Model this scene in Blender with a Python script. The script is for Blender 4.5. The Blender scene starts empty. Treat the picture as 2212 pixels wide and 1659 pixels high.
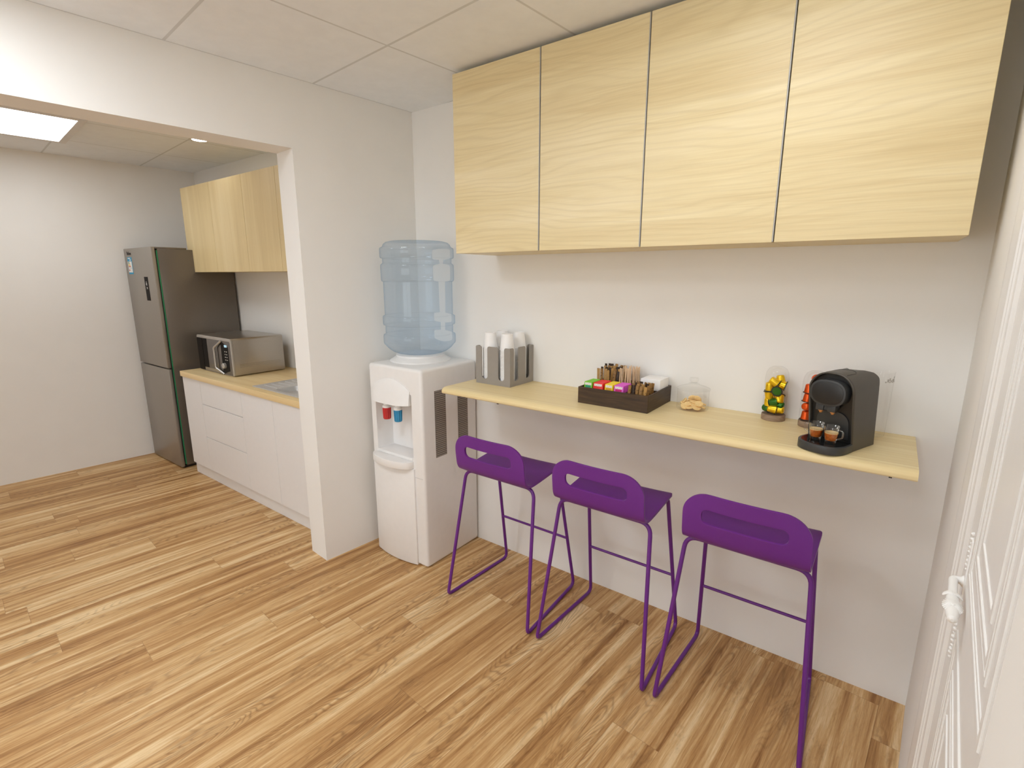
import bpy, bmesh, math, random
from mathutils import Vector, Matrix, Euler

random.seed(7)
sc = bpy.context.scene
COL = sc.collection
PI = math.pi

# ------------------------------------------------------------------ camera
cam_d = bpy.data.cameras.new('camera')
cam_d.sensor_fit = 'HORIZONTAL'
cam_d.sensor_width = 36.0
cam_d.lens = 36.0 * 1092.535 / 2212.0
cam_d.clip_start = 0.01
cam = bpy.data.objects.new('camera', cam_d)
COL.objects.link(cam)
YAW, PITCH = 0.6404, 0.2097
fwd = Vector((-math.sin(YAW) * math.cos(PITCH), math.cos(YAW) * math.cos(PITCH), -math.sin(PITCH)))
rgt = Vector((math.cos(YAW), math.sin(YAW), 0))
upv = rgt.cross(fwd)
cam.matrix_world = Matrix(((rgt.x, upv.x, -fwd.x, 2.3635), (rgt.y, upv.y, -fwd.y, -2.2024),
                           (rgt.z, upv.z, -fwd.z, 1.6), (0, 0, 0, 1)))
sc.camera = cam

# ------------------------------------------------------------------ world + exposure
world = bpy.data.worlds.new('world')
sc.world = world
world.use_nodes = True
world.node_tree.nodes['Background'].inputs[0].default_value = (0.90, 0.96, 1.0, 1)
world.node_tree.nodes['Background'].inputs[1].default_value = 3.6
sc.view_settings.view_transform = 'Standard'
sc.view_settings.look = 'None'
sc.view_settings.gamma = 1.0
sc.view_settings.use_curve_mapping = False
sc.view_settings.exposure = 0.0
sc.cycles.transparent_max_bounces = 48
sc.cycles.max_bounces = 14
sc.cycles.diffuse_bounces = 8
LAMP = 13.0          # emission of the ceiling panel diffusers
LAMP_COLOR = (0.95, 1.0, 1.06)

# main dimensions (metres)
H = 2.5236                      # ceiling
DL = -0.0898                    # skew of the partition and far wall
DR = -0.066                     # skew of the right wall
ZT = 1.0504                     # bar shelf top


def lin(r, g, b):
    f = lambda c: (c / 255.0) / 12.92 if c / 255.0 <= 0.04045 else ((c / 255.0 + 0.055) / 1.055) ** 2.4
    return (f(r), f(g), f(b), 1.0)


# ------------------------------------------------------------------ material helpers
class NT:
    def __init__(s, name):
        s.m = bpy.data.materials.new(name)
        s.m.use_nodes = True
        s.t = s.m.node_tree
        s.b = s.t.nodes['Principled BSDF']
        s.out = s.t.nodes['Material Output']

    def n(s, typ, **kw):
        nd = s.t.nodes.new(typ)
        for k, v in kw.items():
            setattr(nd, k, v)
        return nd

    def l(s, a, b):
        s.t.links.new(a, b)

    def val(s, sock, v):
        if hasattr(v, 'is_linked') or isinstance(v, bpy.types.NodeSocket):
            s.l(v, sock)
        else:
            sock.default_value = v

    def math(s, op, a, b=0.0, c=None):
        nd = s.n('ShaderNodeMath', operation=op)
        s.val(nd.inputs[0], a)
        s.val(nd.inputs[1], b)
        if c is not None:
            s.val(nd.inputs[2], c)
        return nd.outputs[0]

    def comb(s, x, y, z):
        nd = s.n('ShaderNodeCombineXYZ')
        for i, v in enumerate((x, y, z)):
            s.val(nd.inputs[i], v)
        return nd.outputs[0]

    def noise(s, vec, scale=5.0, detail=3.0, rough=0.5, dist=0.0):
        nd = s.n('ShaderNodeTexNoise')
        s.l(vec, nd.inputs['Vector'])
        nd.inputs['Scale'].default_value = scale
        nd.inputs['Detail'].default_value = detail
        nd.inputs['Roughness'].default_value = rough
        nd.inputs['Distortion'].default_value = dist
        return nd.outputs['Fac']

    def ramp(s, fac, stops):
        nd = s.n('ShaderNodeValToRGB')
        el = nd.color_ramp.elements
        while len(el) < len(stops):
            el.new(0.5)
        for e, (p, c) in zip(el, stops):
            e.position = p
            e.color = c
        s.l(fac, nd.inputs[0])
        return nd.outputs[0]

    def mix(s, fac, a, b, mode='MIX'):
        nd = s.n('ShaderNodeMix', data_type='RGBA', blend_type=mode)
        s.val(nd.inputs[0], fac)
        s.val(nd.inputs[6], a)
        s.val(nd.inputs[7], b)
        return nd.outputs[2]

    def bump(s, h, strength=0.1, dist=0.01):
        nd = s.n('ShaderNodeBump')
        nd.inputs['Strength'].default_value = strength
        nd.inputs['Distance'].default_value = dist
        s.l(h, nd.inputs['Height'])
        s.l(nd.outputs[0], s.b.inputs['Normal'])

    def pos(s):
        g = s.n('ShaderNodeNewGeometry')
        sx = s.n('ShaderNodeSeparateXYZ')
        s.l(g.outputs['Position'], sx.inputs[0])
        return g.outputs['Position'], sx.outputs[0], sx.outputs[1], sx.outputs[2]


def plain(name, col, rough=0.5, metal=0.0, spec=0.5, noise=0.03, nscale=30.0, coat=0.0, bump=0.0):
    """procedural plain surface: base colour with a faint uneven tone"""
    k = NT(name)
    tc = k.n('ShaderNodeTexCoord')
    f = k.noise(tc.outputs['Object'], nscale, 3.0)
    lo = tuple(max(0, c * (1 - noise)) for c in col[:3]) + (1,)
    hi = tuple(min(1, c * (1 + noise)) for c in col[:3]) + (1,)
    k.l(k.ramp(f, [(0.3, lo), (0.7, hi)]), k.b.inputs['Base Color'])
    k.b.inputs['Roughness'].default_value = rough
    k.b.inputs['Metallic'].default_value = metal
    k.b.inputs['Specular IOR Level'].default_value = spec
    k.b.inputs['Coat Weight'].default_value = coat
    if bump:
        k.bump(f, bump, 0.002)
    return k.m


def emit(name, col, strength):
    k = NT(name)
    k.b.inputs['Base Color'].default_value = (0.8, 0.8, 0.8, 1)
    k.b.inputs['Emission Color'].default_value = tuple(col[:3]) + (1,)
    k.b.inputs['Emission Strength'].default_value = strength
    return k.m


def thin_glass(name, tint, edge, gloss=0.06, milk=0.0, milk_col=(0.8, 0.9, 1, 1), rough=0.03, cap=0.25):
    """thin-walled clear plastic or glass sheet"""
    k = NT(name)
    k.t.nodes.remove(k.b)
    lw = k.n('ShaderNodeLayerWeight')
    lw.inputs[0].default_value = 0.35
    tr = k.n('ShaderNodeBsdfTransparent')
    k.l(k.ramp(lw.outputs['Facing'], [(0.0, tint), (0.55, tint), (1.0, edge)]), tr.inputs[0])
    gl = k.n('ShaderNodeBsdfGlossy')
    gl.inputs['Roughness'].default_value = rough
    fr = k.n('ShaderNodeFresnel')
    fr.inputs[0].default_value = 1.45
    mx = k.n('ShaderNodeMixShader')
    k.l(k.math('MINIMUM', k.math('MULTIPLY', fr.outputs[0], gloss / 0.04), cap), mx.inputs[0])
    k.l(tr.outputs[0], mx.inputs[1])
    k.l(gl.outputs[0], mx.inputs[2])
    last = mx.outputs[0]
    if milk:
        df = k.n('ShaderNodeBsdfDiffuse')
        df.inputs[0].default_value = milk_col
        tl = k.n('ShaderNodeBsdfTranslucent')
        tl.inputs[0].default_value = milk_col
        a = k.n('ShaderNodeMixShader')
        a.inputs[0].default_value = 0.5
        k.l(df.outputs[0], a.inputs[1])
        k.l(tl.outputs[0], a.inputs[2])
        m2 = k.n('ShaderNodeMixShader')
        m2.inputs[0].default_value = milk
        k.l(last, m2.inputs[1])
        k.l(a.outputs[0], m2.inputs[2])
        last = m2.outputs[0]
    k.l(last, k.out.inputs[0])
    return k.m


def light_wood(name, axis, c_lo, c_mid, c_hi, across=9.0, along=0.55, line=0.35, rough=0.38, stripes=0.0):
    """pale oak laminate; axis = direction of the grain"""
    k = NT(name)
    _, x, y, z = k.pos()
    if axis == 'x':
        a, b = x, k.math('ADD', z, k.math('MULTIPLY', y, 1.0))
    elif axis == 'z':
        a, b = z, k.math('ADD', x, k.math('MULTIPLY', y, 0.6))
    v = k.comb(k.math('MULTIPLY', a, along), k.math('MULTIPLY', b, across), 0.0)
    warp = k.noise(k.comb(k.math('MULTIPLY', a, 0.9), k.math('MULTIPLY', b, 4.5), 3.0), 1.0, 2.0)
    n1 = k.noise(v, 1.0, 5.0, 0.6, 0.6)
    fine = k.noise(k.comb(k.math('MULTIPLY', a, 5.0), k.math('MULTIPLY', b, 230.0), 1.0), 1.0, 3.0, 0.6)
    # growth-ring lines bent by the slow warp
    ring = k.math('SINE', k.math('ADD', k.math('MULTIPLY', b, 120.0), k.math('MULTIPLY', warp, 34.0)))
    ring = k.math('POWER', k.math('ABSOLUTE', ring), 7.0)
    ring = k.math('MULTIPLY', ring, k.noise(v, 1.7, 2.0))
    f = k.math('ADD', k.math('MULTIPLY', n1, 0.75), k.math('MULTIPLY', fine, 0.25))
    if stripes:
        st = k.noise(k.comb(k.math('MULTIPLY', a, 0.15), k.math('MULTIPLY', b, 78.0), 9.0), 1.0, 2.0)
        f = k.math('ADD', k.math('MULTIPLY', f, 1 - stripes), k.math('MULTIPLY', st, stripes))
    c = k.ramp(f, [(0.30, c_lo), (0.5, c_mid), (0.68, c_hi)])
    c = k.mix(k.math('MULTIPLY', ring, line), c, tuple(q * 0.78 for q in c_lo[:3]) + (1,))
    k.l(c, k.b.inputs['Base Color'])
    k.b.inputs['Roughness'].default_value = rough
    k.b.inputs['Specular IOR Level'].default_value = 0.4
    k.bump(fine, 0.04, 0.001)
    return k.m


def floor_wood():
    k = NT('oak_plank_floor')
    _, x, y, _z = k.pos()
    ca, sa = math.cos(DL), math.sin(DL)
    u = k.math('ADD', k.math('MULTIPLY', x, ca), k.math('MULTIPLY', y, sa))
    v = k.math('SUBTRACT', k.math('MULTIPLY', y, ca), k.math('MULTIPLY', x, sa))
    W, L = 0.179, 1.28
    us = k.math('DIVIDE', k.math('SUBTRACT', u, 1.072 - 0.179 * 40), W)
    i = k.math('FLOOR', us)
    fu = k.math('FRACT', us)
    wn = k.n('ShaderNodeTexWhiteNoise', noise_dimensions='1D')
    k.l(i, wn.inputs['W'])
    vs = k.math('ADD', k.math('DIVIDE', v, L), k.math('MULTIPLY', wn.outputs[0], 5.37))
    j = k.math('FLOOR', vs)
    fv = k.math('FRACT', vs)
    wn2 = k.n('ShaderNodeTexWhiteNoise', noise_dimensions='3D')
    k.l(k.comb(i, j, 4.0), wn2.inputs['Vector'])
    r = wn2.outputs[0]
    off = k.math('MULTIPLY', r, 37.0)
    pu = k.math('ADD', u, off)
    pv = k.math('ADD', v, k.math('MULTIPLY', r, 91.0))
    # broad light / dark bands along the plank
    b1 = k.noise(k.comb(k.math('MULTIPLY', pu, 17.0), k.math('MULTIPLY', pv, 0.55), off), 1.0, 5.0, 0.62, 0.7)
    # medium streaks
    b2 = k.noise(k.comb(k.math('MULTIPLY', pu, 55.0), k.math('MULTIPLY', pv, 2.4), off), 1.0, 5.0, 0.65, 1.2)
    # fine fibre
    b3 = k.noise(k.comb(k.math('MULTIPLY', pu, 380.0), k.math('MULTIPLY', pv, 20.0), off), 1.0, 3.0, 0.7)
    # cathedral rings
    warp = k.noise(k.comb(k.math('MULTIPLY', pu, 6.5), k.math('MULTIPLY', pv, 1.1), off), 1.0, 2.0, 0.5)
    ring = k.math('SINE', k.math('MULTIPLY', warp, 120.0))
    ring = k.math('POWER', k.math('ABSOLUTE', ring), 6.0)
    # smoky patches
    sm = k.noise(k.comb(k.math('MULTIPLY', pu, 10.0), k.math('MULTIPLY', pv, 3.2), 5.0), 1.0, 8.0, 0.75)
    f = k.math('ADD', k.math('MULTIPLY', b1, 0.60), k.math('ADD', k.math('MULTIPLY', b2, 0.28), k.math('MULTIPLY', b3, 0.12)))
    f = k.math('ADD', f, k.math('MULTIPLY', k.math('SUBTRACT', r, 0.5), 0.025))
    c = k.ramp(f, [(0.375, FL[0]), (0.465, FL[1]), (0.53, FL[2]), (0.60, FL[3])])
    rm = k.n('ShaderNodeMapRange')
    rm.inputs[1].default_value = 0.46
    rm.inputs[2].default_value = 0.62
    k.l(k.noise(k.comb(k.math('MULTIPLY', pu, 7.0), k.math('MULTIPLY', pv, 0.9), 8.0), 1.0, 2.0), rm.inputs[0])
    c = k.mix(k.math('MULTIPLY', ring, k.math('MULTIPLY', rm.outputs[0], 0.42)), c, FL[4])
    smf = k.n('ShaderNodeMapRange')
    smf.inputs[1].default_value = 0.56
    smf.inputs[2].default_value = 0.70
    k.l(sm, smf.inputs[0])
    c = k.mix(k.math('MULTIPLY', smf.outputs[0], 0.5), c, FL[4])
    # open pores: short dark dashes along the fibre
    po = k.n('ShaderNodeMapRange')
    po.inputs[1].default_value = 0.58
    po.inputs[2].default_value = 0.72
    k.l(b3, po.inputs[0])
    c = k.mix(k.math('MULTIPLY', po.outputs[0], 0.38), c, FL[4])
    # joints
    e1 = k.math('LESS_THAN', fu, 0.006)
    e2 = k.math('LESS_THAN', fv, 0.0016)
    c = k.mix(k.math('MULTIPLY', k.math('MAXIMUM', e1, e2), 0.35), c, FL[4])
    k.l(c, k.b.inputs['Base Color'])
    k.l(k.math('ADD', k.math('MULTIPLY', b2, 0.12), 0.40), k.b.inputs['Roughness'])
    k.b.inputs['Specular IOR Level'].default_value = 0.35
    k.bump(b3, 0.06, 0.001)
    return k.m


FL = [lin(142, 98, 54), lin(182, 139, 88), lin(206, 168, 117), lin(227, 199, 154), lin(102, 66, 34)]


def ceiling_mat(name, u0, v0):
    """mineral ceiling tiles in a grid that follows the partition"""
    k = NT(name)
    p, x, y, _z = k.pos()
    ca, sa = math.cos(DL), math.sin(DL)
    u = k.math('ADD', k.math('MULTIPLY', x, ca), k.math('MULTIPLY', y, sa))
    v = k.math('SUBTRACT', k.math('MULTIPLY', x, sa), k.math('MULTIPLY', y, ca))
    P = 0.6265
    fu = k.math('FRACT', k.math('ADD', k.math('DIVIDE', k.math('SUBTRACT', u, u0), P), 20.0 + 0.007))
    fv = k.math('FRACT', k.math('ADD', k.math('DIVIDE', k.math('SUBTRACT', v, v0), P), 20.0 + 0.007))
    e = k.math('MAXIMUM', k.math('LESS_THAN', fu, 0.016), k.math('LESS_THAN', fv, 0.019))
    n = k.noise(p, 14.0, 5.0, 0.6)
    c = k.ramp(n, [(0.3, (0.82, 0.85, 0.88, 1)), (0.7, (0.86, 0.89, 0.92, 1))])
    c = k.mix(k.math('MULTIPLY', e, 0.85), c, (0.62, 0.635, 0.64, 1))
    k.l(c, k.b.inputs['Base Color'])
    k.b.inputs['Roughness'].default_value = 0.9
    k.b.inputs['Specular IOR Level'].default_value = 0.1
    k.bump(k.math('SUBTRACT', n, e), 0.08, 0.003)
    return k.m


def dark_wood(name):
    k = NT(name)
    tc = k.n('ShaderNodeTexCoord')
    sx = k.n('ShaderNodeSeparateXYZ')
    k.l(tc.outputs['Object'], sx.inputs[0])
    a = k.math('ADD', sx.outputs[0], sx.outputs[1])
    v = k.comb(k.math('MULTIPLY', a, 7.0), k.math('MULTIPLY', sx.outputs[2], 110.0), 0.0)
    f = k.noise(v, 1.0, 5.0, 0.65, 0.6)
    k.l(k.ramp(f, [(0.3, lin(38, 24, 12)), (0.55, lin(66, 46, 26)), (0.75, lin(88, 66, 42))]), k.b.inputs['Base Color'])
    k.b.inputs['Roughness'].default_value = 0.5
    k.bump(f, 0.1, 0.001)
    return k.m


def speckled(name, c1, c2, scale=220.0, thr=0.52, rough=0.45, metal=0.0):
    """printed paper or foil: c1 with small irregular c2 marks"""
    k = NT(name)
    tc = k.n('ShaderNodeTexCoord')
    f = k.noise(tc.outputs['Object'], scale, 4.0, 0.7)
    k.l(k.ramp(f, [(thr - 0.02, c1), (thr + 0.02, c2)]), k.b.inputs['Base Color'])
    k.b.inputs['Roughness'].default_value = rough
    k.b.inputs['Metallic'].default_value = metal
    return k.m


M = {}
M['wall'] = plain('painted_wall', (0.835, 0.825, 0.80, 1), 0.85, spec=0.2, noise=0.008, nscale=6.0, bump=0.02)
M['ceil'] = ceiling_mat('ceiling_tiles', 0.628, 0.597)
M['ceil_k'] = ceiling_mat('kitchen_ceiling_tiles', -2.275, 0.663)
M['floor'] = floor_wood()
OAK = (lin(211, 188, 140), lin(227, 210, 165), lin(238, 224, 187))
M['oak_x'] = light_wood('oak_grain_horizontal', 'x', *OAK)
M['oak_z'] = light_wood('oak_grain_vertical', 'z', lin(214, 192, 142), lin(226, 206, 157), lin(236, 219, 176), across=7.0, along=0.35, line=0.12)
M['oak_shelf'] = light_wood('oak_bar_shelf', 'x', lin(214, 190, 138), lin(230, 210, 160), lin(239, 223, 180), across=14.0, along=0.3, line=0.1, stripes=0.65, rough=0.42)
M['worktop'] = light_wood('oak_worktop', 'x', lin(216, 188, 136), lin(230, 205, 154), lin(239, 219, 174), across=12.0, along=0.5, line=0.15)
M['gap'] = plain('dark_gap', (0.12, 0.11, 0.10, 1), 0.6)
M['alu'] = plain('grey_edge_profile', (0.42, 0.41, 0.39, 1), 0.5, 0.2)
M['white'] = plain('white_plastic', (0.82, 0.81, 0.80, 1), 0.35, noise=0.01)
M['white_lacquer'] = plain('white_lacquer', (0.80, 0.80, 0.81, 1), 0.35, noise=0.008)
M['white_paint'] = plain('white_gloss_paint', (0.80, 0.79, 0.77, 1), 0.4, noise=0.008)
M['seam'] = plain('shadow_gap', (0.45, 0.44, 0.43, 1), 0.7)
M['purple'] = plain('purple_plastic', lin(106, 38, 136), 0.42, noise=0.015)
M['purple_metal'] = plain('purple_coated_steel', lin(102, 36, 132), 0.38, noise=0.015)
M['grey_plastic'] = plain('grey_plastic', lin(150, 144, 137), 0.45)
M['paper'] = plain('white_paper', (0.90, 0.90, 0.90, 1), 0.6, noise=0.01)
M['vent'] = plain('grey_vent', lin(152, 143, 134), 0.6)
M['vent_dark'] = plain('vent_shadow', lin(84, 76, 70), 0.7)
M['red'] = plain('red_plastic', lin(200, 52, 54), 0.3)
M['blue'] = plain('blue_plastic', lin(52, 142, 188), 0.3)
M['bottle'] = thin_glass('blue_clear_plastic', (0.895, 0.937, 0.975, 1), (0.60, 0.70, 0.82, 1), 0.045, milk=0.09, milk_col=(0.68, 0.80, 0.93, 1), cap=0.14)
M['glass'] = thin_glass('clear_glass', (0.992, 0.992, 0.988, 1), (0.90, 0.905, 0.895, 1), 0.014, cap=0.10)
M['glass_cup'] = thin_glass('espresso_glass', (0.96, 0.96, 0.95, 1), (0.80, 0.80, 0.78, 1), 0.10, cap=0.5)
M['dark_wood'] = dark_wood('wenge_wood')
M['black'] = plain('black_plastic', (0.016, 0.0155, 0.015, 1), 0.35)
M['black_gloss'] = plain('black_gloss', (0.008, 0.008, 0.008, 1), 0.12)
M['bezel'] = plain('charcoal_plastic', (0.040, 0.041, 0.041, 1), 0.4)
M['charcoal'] = plain('charcoal_matt_body', (0.072, 0.063, 0.051, 1), 0.42)
M['brass'] = plain('copper_nozzle', lin(205, 150, 95), 0.3, 0.9)
M['coffee'] = plain('coffee', lin(206, 112, 38), 0.25, nscale=120, noise=0.25)
M['crema'] = plain('crema', lin(240, 208, 150), 0.5, nscale=300, noise=0.12)
M['biscuit'] = plain('biscuit', lin(238, 206, 146), 0.8, nscale=250, noise=0.12)
M['biscuit_edge'] = plain('biscuit_browned', lin(190, 138, 70), 0.8, nscale=250, noise=0.12)
M['steel'] = plain('brushed_steel', (0.62, 0.62, 0.62, 1), 0.4, 0.35, nscale=200)
M['steel_dark'] = plain('dark_steel', (0.44, 0.41, 0.37, 1), 0.28, 0.9, nscale=200)
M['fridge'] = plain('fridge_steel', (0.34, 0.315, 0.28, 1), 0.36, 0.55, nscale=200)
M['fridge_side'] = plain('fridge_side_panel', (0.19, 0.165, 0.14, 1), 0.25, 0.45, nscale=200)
M['gasket'] = plain('green_film', lin(40, 140, 92), 0.5)
M['silver'] = plain('silver_trim', (0.50, 0.48, 0.45, 1), 0.36, 0.55)
M['mw_glass'] = plain('smoked_glass', (0.115, 0.10, 0.09, 1), 0.2, spec=0.4)
M['mw_black'] = plain('oven_black', (0.012, 0.010, 0.009, 1), 0.5, spec=0.08)
M['cyan'] = emit('lit_display', lin(70, 190, 225), 0.7)
M['label_blue'] = plain('label_blue', lin(20, 150, 195), 0.5)
M['label_white'] = plain('label_white', lin(235, 235, 232), 0.5)
M['label_yellow'] = plain('label_yellow', lin(240, 200, 60), 0.5)
M['label_red'] = plain('label_red', lin(190, 30, 30), 0.5)
M['label_green'] = plain('label_green', lin(60, 130, 60), 0.5)
M['ink'] = plain('dark_print', lin(40, 30, 24), 0.5)
M['cap_yellow'] = plain('yellow_foil', lin(240, 196, 24), 0.25, 0.6, nscale=90, noise=0.18)
M['cap_green'] = plain('green_foil', lin(52, 110, 30), 0.3, 0.55, nscale=90, noise=0.2)
M['cap_orange'] = plain('orange_foil', lin(226, 84, 16), 0.28, 0.6, nscale=90, noise=0.15)
M['cap_rim'] = plain('black_rim', lin(34, 32, 30), 0.4)
M['rustic'] = light_wood('grey_brown_wood', 'x', lin(120, 98, 78), lin(150, 126, 104), lin(172, 148, 124), across=60.0, along=4.0, line=0.3, rough=0.6)
M['stir'] = plain('birch_stick', lin(226, 196, 160), 0.7, nscale=60, noise=0.06)
M['st_brown'] = speckled('kraft_sugar_sachet', lin(150, 112, 62), lin(74, 48, 26), 160.0, 0.56)
M['st_tan'] = speckled('tan_sugar_sachet', lin(176, 136, 78), lin(120, 86, 44), 120.0, 0.6)
M['st_dark'] = speckled('dark_sugar_sachet', lin(52, 36, 24), lin(200, 180, 150), 260.0, 0.64)
M['tea_green'] = plain('green_tea_sachet', lin(120, 190, 20), 0.4)
M['tea_red'] = plain('red_tea_sachet', lin(222, 22, 10), 0.4)
M['tea_yellow'] = plain('yellow_tea_sachet', lin(232, 206, 12), 0.4)
M['tea_pink'] = plain('pink_tea_sachet', lin(216, 84, 196), 0.4)
M['print_white'] = speckled('white_script_print', lin(238, 232, 224), lin(150, 120, 110), 320.0, 0.56)
M['print_teal'] = plain('teal_print', lin(40, 150, 110), 0.5)
M['print_magenta'] = plain('magenta_print', lin(196, 16, 110), 0.5)
M['print_amber'] = plain('amber_print', lin(214, 160, 20), 0.5)
M['lamp'] = emit('lit_fill_diffuser', LAMP_COLOR, LAMP * 0.85)  # diffuser of the two added rear fill panels
M['lamp_left'] = emit('lit_left_diffuser', LAMP_COLOR, LAMP * 1.5)
M['lamp_right'] = emit('lit_right_diffuser', LAMP_COLOR, LAMP * 0.76)
M['lamp_k'] = emit('lit_kitchen_diffuser', (0.96, 1.0, 1.04), LAMP * 0.62)
M['spot'] = emit('lit_downlight', (1.0, 0.97, 0.92), 30.0)
M['lamp_frame'] = plain('lamp_frame', (0.72, 0.70, 0.68, 1), 0.5)


# ------------------------------------------------------------------ mesh helpers
class MB:
    def __init__(s):
        s.bm = bmesh.new()

    def _mark(s):
        return set(s.bm.faces)

    def _mi(s, old, mi):
        if mi:
            for f in s.bm.faces:
                if f not in old:
                    f.material_index = mi

    def box(s, x0, y0, z0, x1, y1, z1, bev=0.0, seg=2, mi=0, mat=None):
        old = s._mark()
        c = ((x0 + x1) / 2, (y0 + y1) / 2, (z0 + z1) / 2)
        mtx = Matrix.Translation(c) @ Matrix.Diagonal((abs(x1 - x0), abs(y1 - y0), abs(z1 - z0), 1))
        r = bmesh.ops.create_cube(s.bm, size=1.0, matrix=mtx)
        vs = r['verts']
        if bev > 0:
            es = list({e for v in vs for e in v.link_edges})
            rb = bmesh.ops.bevel(s.bm, geom=es, offset=bev, segments=seg, affect='EDGES', profile=0.5, clamp_overlap=True)
            vs = [v for f in s.bm.faces if f not in old for v in f.verts]
        if mat is not None:
            bmesh.ops.transform(s.bm, matrix=mat, verts=list(set(vs)))
        s._mi(old, mi)
        return s

    def lathe(s, prof, cx=0.0, cy=0.0, seg=32, mi=0, mat=None, cap=False):
        old = s._mark()
        rings = []
        nv = []
        for r, z in prof:
            if r < 1e-6:
                v = s.bm.verts.new((cx, cy, z))
                rings.append([v])
                nv.append(v)
            else:
                ring = [s.bm.verts.new((cx + r * math.cos(2 * PI * i / seg), cy + r * math.sin(2 * PI * i / seg), z)) for i in range(seg)]
                rings.append(ring)
                nv += ring
        for a, b in zip(rings[:-1], rings[1:]):
            for i in range(seg):
                j = (i + 1) % seg
                if len(a) == 1 and len(b) == 1:
                    continue
                if len(a) == 1:
                    s.bm.faces.new((a[0], b[j], b[i]))
                elif len(b) == 1:
                    s.bm.faces.new((a[i], a[j], b[0]))
                else:
                    s.bm.faces.new((a[i], a[j], b[j], b[i]))
        if cap:
            for ring in (rings[0], rings[-1]):
                if len(ring) > 1:
                    s.bm.faces.new(ring)
        if mat is not None:
            bmesh.ops.transform(s.bm, matrix=mat, verts=nv)
        s._mi(old, mi)
        return s

    def tube(s, pts, r, seg=12, closed=False, mi=0, cap=True, radii=None):
        old = s._mark()
        pts = [Vector(p) for p in pts]
        n = len(pts)
        tang = []
        for i in range(n):
            a = pts[(i - 1) % n] if (closed or i > 0) else pts[i]
            b = pts[(i + 1) % n] if (closed or i < n - 1) else pts[i]
            tang.append((b - a).normalized())
        ref = Vector((0, 0, 1)) if abs(tang[0].z) < 0.9 else Vector((1, 0, 0))
        nrm = tang[0].cross(ref).normalized()
        rings = []
        for i in range(n):
            t = tang[i]
            nrm = (nrm - t * nrm.dot(t)).normalized()
            bi = t.cross(nrm)
            rr = radii[i] if radii else r
            rings.append([s.bm.verts.new(pts[i] + nrm * rr * math.cos(2 * PI * k / seg) + bi * rr * math.sin(2 * PI * k / seg)) for k in range(seg)])
        m = n if closed else n - 1
        for i in range(m):
            a, b = rings[i], rings[(i + 1) % n]
            for k in range(seg):
                j = (k + 1) % seg
                s.bm.faces.new((a[k], a[j], b[j], b[k]))
        if cap and not closed:
            s.bm.faces.new(list(reversed(rings[0])))
            s.bm.faces.new(rings[-1])
        s._mi(old, mi)
        return s

    def prism(s, outline, d0, d1, plane='xy', holes=(), bev=0.0, mi=0, mat=None):
        """polygon with optional holes extruded from d0 to d1; plane names the polygon axes"""
        tmp = bmesh.new()
        def P(a, b, d):
            return {'xy': (a, b, d), 'xz': (a, d, b), 'yz': (d, a, b)}[plane]
        edges = []
        for loop in [outline] + list(holes):
            vs = [tmp.verts.new(P(a, b, d0)) for a, b in loop]
            edges += [tmp.edges.new((vs[i], vs[(i + 1) % len(vs)])) for i in range(len(vs))]
        bmesh.ops.triangle_fill(tmp, use_beauty=True, use_dissolve=False, edges=edges)
        r = bmesh.ops.extrude_face_region(tmp, geom=list(tmp.faces))
        mv = [g for g in r['geom'] if isinstance(g, bmesh.types.BMVert)]
        delta = Vector(P(0, 0, d1)) - Vector(P(0, 0, d0))
        bmesh.ops.translate(tmp, verts=mv, vec=delta)
        bmesh.ops.recalc_face_normals(tmp, faces=list(tmp.faces))
        if bev > 0:
            es = [e for e in tmp.edges if len(e.link_faces) == 2 and e.calc_face_angle(0) > 0.7 and
                  abs((Vector(e.verts[0].co) - Vector(e.verts[1].co)).dot(delta.normalized())) < 1e-6]
            bmesh.ops.bevel(tmp, geom=es, offset=bev, segments=2, affect='EDGES', profile=0.5, clamp_overlap=True)
        s.merge(tmp, mi, mat)
        return s

    def merge(s, tmp, mi=0, mat=None):
        mp = {}
        for v in tmp.verts:
            co = v.co.copy()
            if mat is not None:
                co = mat @ co
            mp[v] = s.bm.verts.new(co)
        for f in tmp.faces:
            try:
                nf = s.bm.faces.new([mp[v] for v in f.verts])
                nf.material_index = mi or f.material_index
            except ValueError:
                pass
        tmp.free()

    def build(s, name, mats, parent=None, loc=None, smooth=35, recalc=True):
        if recalc:
            bmesh.ops.recalc_face_normals(s.bm, faces=list(s.bm.faces))
        me = bpy.data.meshes.new(name)
        s.bm.to_mesh(me)
        s.bm.free()
        if not isinstance(mats, (list, tuple)):
            mats = [mats]
        for m in mats:
            me.materials.append(M[m] if isinstance(m, str) else m)
        if smooth:
            for p in me.polygons:
                p.use_smooth = True
            me.set_sharp_from_angle(angle=math.radians(smooth))
        o = bpy.data.objects.new(name, me)
        COL.objects.link(o)
        if parent is not None:
            o.parent = parent
        if loc is not None:
            o.location = loc
        return o


def tag(o, label, cat, group=None, kind=None):
    o['label'] = label
    o['category'] = cat
    if group:
        o['group'] = group
    if kind:
        o['kind'] = kind
    return o


def thing(name, label, cat, loc=(0, 0, 0), rz=0.0, group=None):
    o = bpy.data.objects.new(name, None)
    o.empty_display_size = 0.05
    COL.objects.link(o)
    o.location = loc
    o.rotation_euler = (0, 0, rz)
    return tag(o, label, cat, group)


def structure(o, label=None):
    o['kind'] = 'structure'
    if label:
        o['label'] = label
    return o


def copy_tree(o, parent=None):
    kids = [c for c in bpy.data.objects if c.parent == o]
    c = o.copy()
    COL.objects.link(c)
    if parent is not None:
        c.parent = parent
    for k in kids:
        copy_tree(k, c)
    return c


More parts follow.
